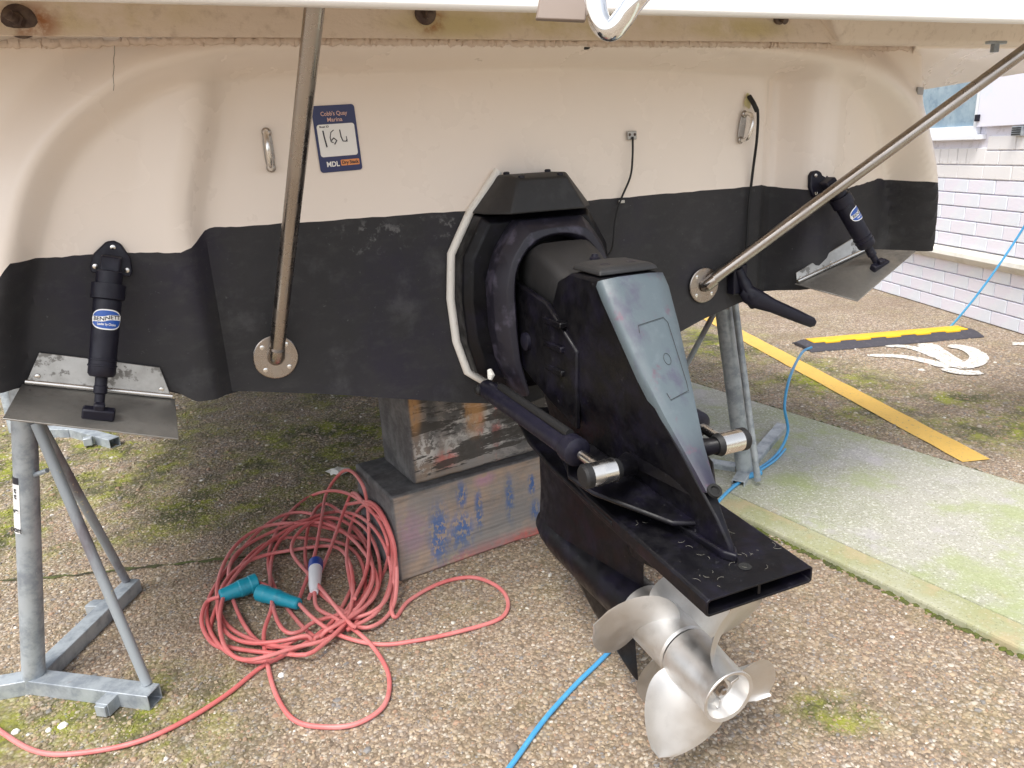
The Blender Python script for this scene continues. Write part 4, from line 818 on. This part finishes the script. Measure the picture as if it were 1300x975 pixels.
# ================================================================ TIMBER BLOCKS
def timber(name, c0, c1, h0, h1, depth, m, label, extra=0.):
    d = c1-c0; d[2] = 0; L_ = np.linalg.norm(d); d /= L_; n = V(-d[1], d[0], 0); L2 = L_+extra
    org = V(c0[0], c0[1], h0); mbb = MB(); nx = 14; R = []
    for i in range(nx+1):
        x = L2*i/nx; jj = lambda: rng.uniform(-.0015, .0015)
        R.append([org+d*x+n*(0+jj())+ZZ*(0+jj()), org+d*x+n*(depth+jj())+ZZ*jj(), org+d*x+n*(depth+jj())+ZZ*(h1-h0+jj()), org+d*x+n*jj()+ZZ*(h1-h0+jj())])
    mbb.rings(R); o = obj(name, mbb, m, None, org=org, bev=.008, smooth=True, angle=30, seg=2)
    return tag(o, label, 'timber block', 'timber blocks under the keel'), d, n
def wood(name, d, layers, base=(.44, .32, .235), grey=(.30, .28, .26), hgt=.3):
    N = NT(name); rot = math.atan2(d[1], d[0])
    mp = N.n('ShaderNodeMapping'); mp.inputs['Rotation'].default_value = (0, 0, -rot); N.l(N.co, mp.inputs[0]); N.co = mp.outputs[0]
    w = N.n('ShaderNodeTexWave', wave_type='BANDS', bands_direction='Z'); w.inputs['Scale'].default_value = 19; w.inputs['Distortion'].default_value = 5.5; w.inputs['Detail'].default_value = 3; w.inputs['Detail Scale'].default_value = 1.2
    N.l(N.scaled((.12, .6, 1)), w.inputs[0])
    col = N.mix(N.math('MULTIPLY', w.outputs[1], .28), c4(base), (.17, .13, .10)); col = N.mix(N.math('MULTIPLY', N.mr(N.noise(4, 6, .7), .38, .6), .75), col, grey); col = N.mix(N.math('MULTIPLY', N.mr(N.noise(30, 6, .7, (.12, 1, 1)), .5, .7), .7), col, (.10, .085, .07))
    for L in layers:
        c, sc, lo, hi, st_, stretch, sp = tuple(L)+(None,)*(7-len(L))
        f_ = N.mr(N.noise(sc, 6, .7, stretch), lo, hi)
        if sp: f_ = N.math('MULTIPLY', f_, N.spots(sp))
        col = N.mix(N.math('MULTIPLY', f_, st_), col, c4(c))
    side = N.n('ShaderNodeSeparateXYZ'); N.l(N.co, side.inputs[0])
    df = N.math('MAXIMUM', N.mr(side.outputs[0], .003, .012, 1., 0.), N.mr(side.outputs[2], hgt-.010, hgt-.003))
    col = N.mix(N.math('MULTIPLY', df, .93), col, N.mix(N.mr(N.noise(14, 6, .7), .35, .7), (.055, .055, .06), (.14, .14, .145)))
    N.l(col, N.b.inputs['Base Color']); N.b.inputs['Roughness'].default_value = .85
    N.l(N.bump(w.outputs[1], .3, .002, N.bump(N.noise(120, 5, .7, (.3, 1, 1)), .5, .002)), N.b.inputs['Normal']); return N.m
bd = G(695, 675)-G(508, 740); bd /= np.linalg.norm(bd)
BLU, RED, BLK, WHT = (.03, .12, .36), (.62, .13, .11), (.03, .03, .03), (.62, .60, .57)
m1 = wood('painted_timber_low', bd, [(BLU, 60, .44, .50, .9, (1, 1, .5), [((.15, 0, .12), (.05, .3, .15)), ((.23, 0, .10), (.06, .3, .10)), ((.30, 0, .16), (.02, .3, .10)), ((.42, 0, .17), (.022, .3, .11)), ((.51, 0, .2), (.02, .3, .05)), ((.52, 0, .1), (.025, .3, .05)), ((.24, 0, .24), (.025, .3, .06))]),
    (RED, 14, .3, .5, .75, None, [((.32, 0, .0), (.22, .3, .055)), ((.48, 0, .01), (.15, .3, .04))]), ((.45, .24, .34), 20, .38, .5, .75, None, [((.06, 0, .16), (.06, .3, .10)), ((.33, 0, .27), (.05, .3, .03))]), ((.45, .42, .25), 24, .45, .55, .7, None, [((.2, 0, .02), (.08, .3, .03))]), ((.10, .10, .105), 6, .0, .1, .92, None, [((-.17, .12, .15), (.22, .5, .6))]), ((.2, .2, .2), 5, .4, .6, .6)])
m2 = wood('painted_timber_top', bd, [((.09, .09, .095), 6, .0, .2, .95, None, [((-.19, .12, .15), (.22, .5, .6))]), (BLK, 16, .30, .42, .97, (1, 1, .45), [((.08, 0, .2), (.03, .3, .18)), ((.42, 0, .1), (.03, .3, .07)), ((.27, 0, .12), (.05, .3, .06))]), ((.33, .32, .31), 7, .35, .5, .9, (.5, 1, 1), [((.3, 0, .16), (.28, .3, .2))]), (WHT, 30, .46, .54, .85, None, [((.05, 0, .10), (.06, .3, .09)), ((.3, 0, .15), (.16, .3, .12)), ((.16, 0, .12), (.06, .3, .1))]),
    (RED, 22, .42, .54, .6, (1, 1, .5), [((.245, 0, .15), (.02, .3, .14)), ((.31, 0, .14), (.022, .3, .16)), ((.12, 0, .06), (.05, .3, .04))]), ((.06, .06, .06), 26, .42, .52, .85, (.6, 1, 1), [((.40, 0, .15), (.16, .3, .2)), ((.17, 0, .2), (.1, .3, .12))]), ((.05, .045, .04), 5, .505, .515, .9, (.3, 1, 2.5)), ((.55, .30, .12), 14, .34, .5, .75, (1, 1, .5), [((.02, 0, .25), (.03, .3, .1)), ((.23, 0, .2), (.05, .3, .1))])], (.30, .22, .16), (.20, .195, .19), .33)
tb, bd_, bn_ = timber('timber_block', G(508, 740), G(720, 666), 0., .30, .33, m1, 'lower timber block smeared with blue and pink paint, standing on the ground under the keel', .10)
b2 = G(526, 617, .30); timber('timber_block', b2, b2+bd*.60, .302, .632, .26, m2, 'upper timber block blotched black and white, sitting on the blue-smeared block')

# ================================================================ BOAT STANDS
def boxbeam(a, b, w, h, wall=.004, open_end=True):
    a, b = np.array(a, float), np.array(b, float); d = (b-a)/np.linalg.norm(b-a); s_ = np.cross(d, ZZ); s_ /= np.linalg.norm(s_); u_ = np.cross(s_, d)
    def sec(p, k): return [p+s_*(w-k)*x+u_*(h-k)*y for x, y in ((-1, -1), (1, -1), (1, 1), (-1, 1))]
    m_ = MB(); m_.rings([sec(a+d*.05, wall), sec(a, wall), sec(a, 0), sec(b, 0), sec(b, wall), sec(b-d*.05, wall)]); return m_
def stand(label, base, top, feet, braces, rad, parts=True, group='galvanised boat stands', tophead=None):
    t = thing('boat_stand', base, label, 'boat stand', group)
    if top is not None: m_ = MB(); m_.cyl(V(base[0], base[1], .0)+ZZ*.02, top, rad, 28); obj('post', m_, M['galv'], t)
    for a, b in feet: obj('foot', boxbeam(a, b, .025, .022), M['galv'], t, bev=.003)
    for a, b, r in braces: m_ = MB(); m_.cyl(a, b, r, 18); obj('brace', m_, M['galv_dirty'], t)
    return t
lb = G(42, 862, .03); lt = onplane(31, 545, lb, V(0, 1, 0)); lt = onplane(31, 545, lb+V(0, .02, 0), V(0, 1, 0))
ltop = lt+(lt-lb)*.22
f1, f2, f3 = G(197, 885, .022), G(170, 742, .022), G(-40, 880, .022)
stl = stand('galvanised boat stand at the left, under the trim tab, with two braces', lb, None, [(lb-ZZ*.008, f1), (lb-ZZ*.008, f2), (lb-ZZ*.008, f3)], [(onplane(46, 537, lb, V(0, 1, 0)), G(187, 868, .045), .0125), (onplane(46, 530, lb+V(0, .02, 0), V(0, 1, 0)), G(160, 737, .045), .0125)], .030)
hull_hit = T(31, 545, -.02)
m_ = MB(); m_.cyl(lb-ZZ*.01, lt+(lt-lb)/np.linalg.norm(lt-lb)*.16, .0275, 28); obj('post', m_, M['galv'], stl)
m_ = MB(); m_.cyl(lb+(lt-lb)*.82, onplane(60, 597, lb, V(0, 1, 0)), .006, 10); obj('brace_tie', m_, M['galv'], stl)
for a, b in ((lb, f1), (lb, f2)):
    c = a+(b-a)*.72; d = (b-a)/np.linalg.norm(b-a); s_ = np.cross(d, ZZ); sgn = 1 if a is lb and b is f1 else -1
    m_ = boxbeam(V(c[0], c[1], .022)+s_*.02*sgn, V(c[0], c[1], .022)+s_*.062*sgn, .018, .018, .003); obj('foot_socket', m_, M['galv'], stl, bev=.002)
# warning sticker on the post, wrapping its left side
pd = (lt-lb)/np.linalg.norm(lt-lb)
def poststick(z0, z1, t0, t1, m, lift, name='warning_sticker'):
    e = -lb.copy(); e[2] = 0; e /= np.linalg.norm(e); s_ = np.cross(pd, e); n = 10; vs = []
    for h in np.linspace(z0, z1, 3):
        for t in np.radians(np.linspace(t0, t1, n)): vs.append(lb+pd*h+(e*math.cos(t)+s_*math.sin(t))*(.0275+lift))
    mm = MB(); mm.add(vs, [(j*n+i, j*n+i+1, (j+1)*n+i+1, (j+1)*n+i) for j in range(2) for i in range(n-1)]); return obj(name, mm, m, stl, fix=False)
Lp = np.linalg.norm(lt-lb)
zs = lambda y: Lp*(862-y)/(862-545)
poststick(zs(665), zs(606), -110, -38, M['white'], .0008); poststick(zs(606), zs(598), -110, -42, M['ink'], .0009)
e = -lb.copy(); e[2] = 0; e /= np.linalg.norm(e); s_ = np.cross(pd, e)
for y, bdy in ((613, 't'), (620, 't'), (637, 've'), (660, 'port')):
    tt = math.radians(-60); nrm = e*math.cos(tt)+s_*math.sin(tt); tx = np.cross(pd, nrm); text('lettering', bdy, lb+pd*zs(y)+nrm*(.0275+.0022)-tx*.0, tx, pd, .020, M['ink'], stl, bold=.03)
# right stand
rb = G(946, 600, .03); rt = onplane(918, 388, rb, V(0, 1, 0)); rtop = rt+(rt-rb)*.12
rfa = G(993, 543, .022); rfb = G(940, 612, .022); rfc = rb+(rb-rfa)*.1+V(-.55, -.0, 0)*0
strt = stand('galvanised boat stand at the right beside the stern drive, on the concrete path', rb, None, [(rb+V(.01, .03, 0)-ZZ*.008, rfa), (rb-ZZ*.0+V(0, .0, -.008), rb+(rfa-rb)*-.0+V(-.06, -.10, -.008)), (rb+V(-.02, .05, -.008), rb+V(-.55, .35, -.008))], [(onplane(908, 395, rb+V(0, .15, 0), V(0, 1, 0)), G(820, 560, .045), .011)], .03)
m_ = MB(); m_.cyl(rb-ZZ*.01, rt+(rt-rb)/np.linalg.norm(rt-rb)*.14, .0315, 28); obj('post', m_, M['galv'], strt)
m_ = MB(); m_.cyl(onplane(926, 385, rb-V(0, .03, 0), V(0, 1, 0))+ZZ*.12, G(962, 610, .05), .0125, 18); obj('brace', m_, M['galv'], strt)
# far stand foot seen under the left tab
fb = G(20, 548, .025); t3 = thing('boat_stand', fb, 'galvanised boat stand further forward under the hull, only its foot in view', 'boat stand', 'galvanised boat stands')
obj('foot', boxbeam(fb, G(92, 548, .022), .028, .024), M['galv'], t3, bev=.003); obj('foot', boxbeam(G(84, 545, .022), G(146, 562, .022), .028, .024), M['galv'], t3, bev=.003)
m_ = MB(); m_.cyl(fb, fb+V(-.05, .1, .82), .03, 20); obj('post', m_, M['galv'], t3)
m_ = MB(); m_.box(G(112, 560, .03), RR*.02, AA*.02, ZZ*.02); obj('foot_socket', m_, M['galv'], t3, bev=.003)

# ================================================================ RED EXTENSION CABLE
cable = thing('extension_cable', G(390, 760), 'coiled red extension cable with teal connectors lying on the ground beside the timber blocks', 'cable')
RC = .0061
ELL = [(362, 750, 112, 78, -22), (368, 738, 104, 80, -34), (380, 745, 92, 66, -26), (356, 768, 100, 60, -18), (398, 722, 78, 84, -20), (458, 706, 38, 86, 8), (392, 726, 90, 64, -38), (455, 715, 34, 78, 2), (366, 760, 110, 68, -20), (376, 744, 84, 70, -30), (372, 742, 104, 84, -30)]
BO = G(508, 740); BNV = V(-bd[1], bd[0], 0)
def clear(px, py, z):                                        # lift a point along the block's face instead of letting it run into the timber
    for _ in range(60):
        p = G(px, py, z); q = p-BO; x, y = q@bd, q@BNV
        if z > .31 or not (x > -.012 and y > -.012): return p
        z += .01
    return p
path = []; nper = 26
for i in range(len(ELL)-1):
    for k in range(nper):
        f_ = k/nper; e_ = [ELL[i][q]*(1-f_)+ELL[i+1][q]*f_ for q in range(5)]; t = 2*math.pi*f_+math.pi*.6; rt_ = math.radians(e_[4])
        x = e_[2]*math.cos(t); y = e_[3]*math.sin(t); px, py = e_[0]+x*math.cos(rt_)-y*math.sin(rt_), e_[1]+x*math.sin(rt_)+y*math.cos(rt_)
        px += 9*math.sin(i*2.3+t*2); py += 7*math.cos(i*1.9+t*3)
        z = RC+.004+.010*(i % 4)+.006*math.sin(t*3+i)
        path.append(clear(px, max(py, 604), z))
def cab(pts, name='cable_run', k=4, r=RC, m='red_cable', par=cable): m_ = MB(); m_.tube(smooth_path(pts, k), r, 10); return obj(name, m_, M[m], par)
cab(path, k=3)
def gp(lst, z=RC+.002): return [clear(p[0], p[1], p[2] if len(p) > 2 else z) for p in lst]
cab(gp([(399, 752, .035), (403, 772, .02), (428, 786, .02), (458, 806, .02), (480, 830), (494, 860), (488, 895), (455, 918), (415, 923), (375, 915), (352, 885), (340, 845), (335, 805, .02), (345, 770, .035), (342, 747, .045), (327, 739, .048)]), k=8)
cab(gp([(440, 640, .03), (475, 640, .03), (500, 690, .03), (500, 740, .03), (497, 772, .02), (503, 783), (520, 762), (560, 740), (600, 733), (632, 745), (645, 765), (635, 785), (590, 800), (530, 813), (480, 818), (430, 806, .02), (398, 785, .035), (380, 767, .035)]), k=8)
cab(gp([(450, 740, .012), (425, 785, .012), (390, 815, .012), (360, 832, .012), (330, 848), (290, 880), (240, 912), (180, 940), (110, 955), (50, 955), (0, 928), (-60, 880)]), k=8)
cab(gp([(279, 757, .045), (262, 765, .03), (256, 790, .02), (268, 815, .01), (290, 826, .01)]), k=6)
cab(gp([(380, 760, .02), (398, 710, .03), (408, 660, .05), (415, 625, .05), (438, 597, .05), (460, 615, .05), (468, 660, .05), (466, 720, .04), (450, 760, .04)]), k=8)
blkp = G(500, 745, 0)
cab(gp([(430, 790, .02), (470, 796, .02), (499, 770, .02), (503, 715, .03), (488, 662, .03), (466, 640, .03), (448, 660, .04), (440, 705, .04), (450, 765, .02)]), k=8)
cab(gp([(440, 800, .02), (480, 775, .03), (497, 730, .03), (494, 672, .03), (470, 648, .03), (450, 626, .03), (440, 640, .03), (418, 700, .04), (392, 760, .03)]), k=8)
def coupler(p, q, r=.028, m='teal'):
    m_ = MB(); L_ = np.linalg.norm(q-p); m_.lathe(p, q-p, [(0, r*.55), (L_*.03, r*.72), (L_*.3, r*.8), (L_*.5, r*.92), (L_*.52, r), (L_*.78, r*.98), (L_*.8, r*1.06), (L_*.98, r*1.06), (L_, r*.98), (L_*.999, r*.7), (L_*.9, r*.65)], 26)
    return obj('cable_coupler', m_, M[m], cable, bev=.001)
coupler(G(279, 757, .045), G(327, 739, .048)); coupler(G(380, 767, .035), G(329, 752, .04), .025)
p, q = G(399, 750, .035), G(401, 714, .045); m_ = MB(); L_ = np.linalg.norm(q-p); m_.lathe(p, q-p, [(-.01, .012), (0, .014), (L_*.2, .019), (L_*.75, .022), (L_*.76, .018)], 22); pl = obj('plug', m_, M['plugwhite'], cable)
m_ = MB(); m_.lathe(p, q-p, [(L_*.755, .0235), (L_*1.0, .0235), (L_*1.01, .02), (L_*.9, .018)], 22); obj('plug_collar', m_, M['plugblue'], pl)
# ================================================================ BLUE HOSES, RAMP
hose = thing('blue_hose', G(1000, 560), 'thin blue hose from the cable ramp across the concrete path to below the propeller', 'hose')
cab(gp([(560, 1080), (600, 1035), (650, 970), (690, 915), (730, 870), (775, 825), (830, 760), (880, 680), (918, 630, .03), (950, 604, .03), (985, 578, .03), (1000, 548, .03), (996, 515, .03), (1003, 478, .01), (1018, 448, .012), (1030, 441, .012)], .008), 'hose_run', 10, .0062, 'hose', hose)
cab(gp([(930, 617, .03), (955, 603, .03), (983, 585, .03), (997, 570, .03)], .03), 'hose_run', 8, .005, 'hose', hose)
cab([G(945, 606, .03), G(955, 603, .032), G(965, 600, .03)], 'hose_tail', 4, .012, 'hose', hose)
ramp_a, ramp_b = G(1028, 441), G(1222, 424)
ramp = thing('cable_ramp', ramp_a, 'cable ramp with a yellow lid and black rubber base lying across the yard', 'cable ramp')
rd = ramp_b-ramp_a; RL = np.linalg.norm(rd); rd /= RL; rn = V(rd[1], -rd[0], 0)
m_ = MB(); prof = [(.125, 0), (.115, .012), (.06, .038), (-.06, .038), (-.115, .012), (-.125, 0)]
m_.rings([[ramp_a+rd*t+rn*x+ZZ*(z*(.6 if t in (-.06, RL+.06) else 1)+.002) for x, z in prof] for t in (-.06, -.03, RL+.03, RL+.06)]); obj('ramp_base', m_, M['ramp_black'], ramp, bev=.003)
m_ = MB(); prof = [(.012, .0435), (.015, .0485), (-.10, .030), (-.118, .018), (-.118, .008)]
prof = [(.045, .039), (.045, .046), (-.055, .046), (-.110, .0215), (-.112, .012), (-.05, .036)]
m_.rings([[ramp_a+rd*t+rn*x+ZZ*z for x, z in prof] for t in (0, RL)]); obj('ramp_lid', m_, M['ramp_yellow'], ramp, bev=.002)
for t in np.linspace(.12, RL-.12, 5):
    m_ = MB(); m_.box(ramp_a+rd*t+rn*.052+ZZ*.041, rd*.05, rn*.014, ZZ*.004); obj('lid_catch', m_, M['ramp_yellow'], ramp, bev=.001)
hose2 = thing('blue_hose', G(1210, 412), 'thin blue hose rising from the far end of the cable ramp up the brick wall', 'hose')
wp = lambda x, y: onplane(x, y, WP(0, 0, .09), WN)
pA = G(1205, 416, .02); pB = wp(1300, 288); cab([pA, pA+(pB-pA)*.12+V(.0, 0, -.02), pA+(pB-pA)*.4-ZZ*.04, pA+(pB-pA)*.7-ZZ*.035, pB, wp(1330, 235)], 'hose_run', 8, .007, 'hose', hose2)

# ================================================================ SMALL LITTER
for i, (px, py, s, lab) in enumerate([(430, 600, .035, 'crumpled white rag on the mossy ground behind the red cable')]):
    c = G(px, py); m_ = MB(); r2 = random.Random(4); n = 14; R = []
    for k, (rr_, zz_) in enumerate(((1.1, 0), (.9, .008), (.55, .016), (.15, .02))):
        R.append([c+V(math.cos(t)*s*rr_*(1+.35*math.sin(3*t+k)+r2.uniform(-.15, .15))*1.3, math.sin(t)*s*rr_*(1+r2.uniform(-.2, .2)), zz_+r2.uniform(0, .008)) for t in np.linspace(0, 6.283, n, endpoint=False)])
    m_.rings(R); tag(obj('rag', m_, M['seal'], None, org=c, angle=20), lab, 'rag')
for i, (px, py, lab) in enumerate([(80, 922, 'pale flat stone in front of the left boat stand foot'), (20, 930, 'small white stone near the red cable at the lower left corner'), (357, 858, 'white pebble inside the front loop of the red cable'), (62, 928, 'small grey-white chip beside the pale flat stone')]):
    c = G(px, py); m_ = MB(); s = (.012, .010, .009, .007)[i]; m_.lathe(c-ZZ*.001, ZZ, [(0, s), (.004, s*1.05), (.008, s*.7)], 6); tag(obj('stone', m_, M['white'], None, org=c, bev=.001, smooth=False), lab, 'stone')
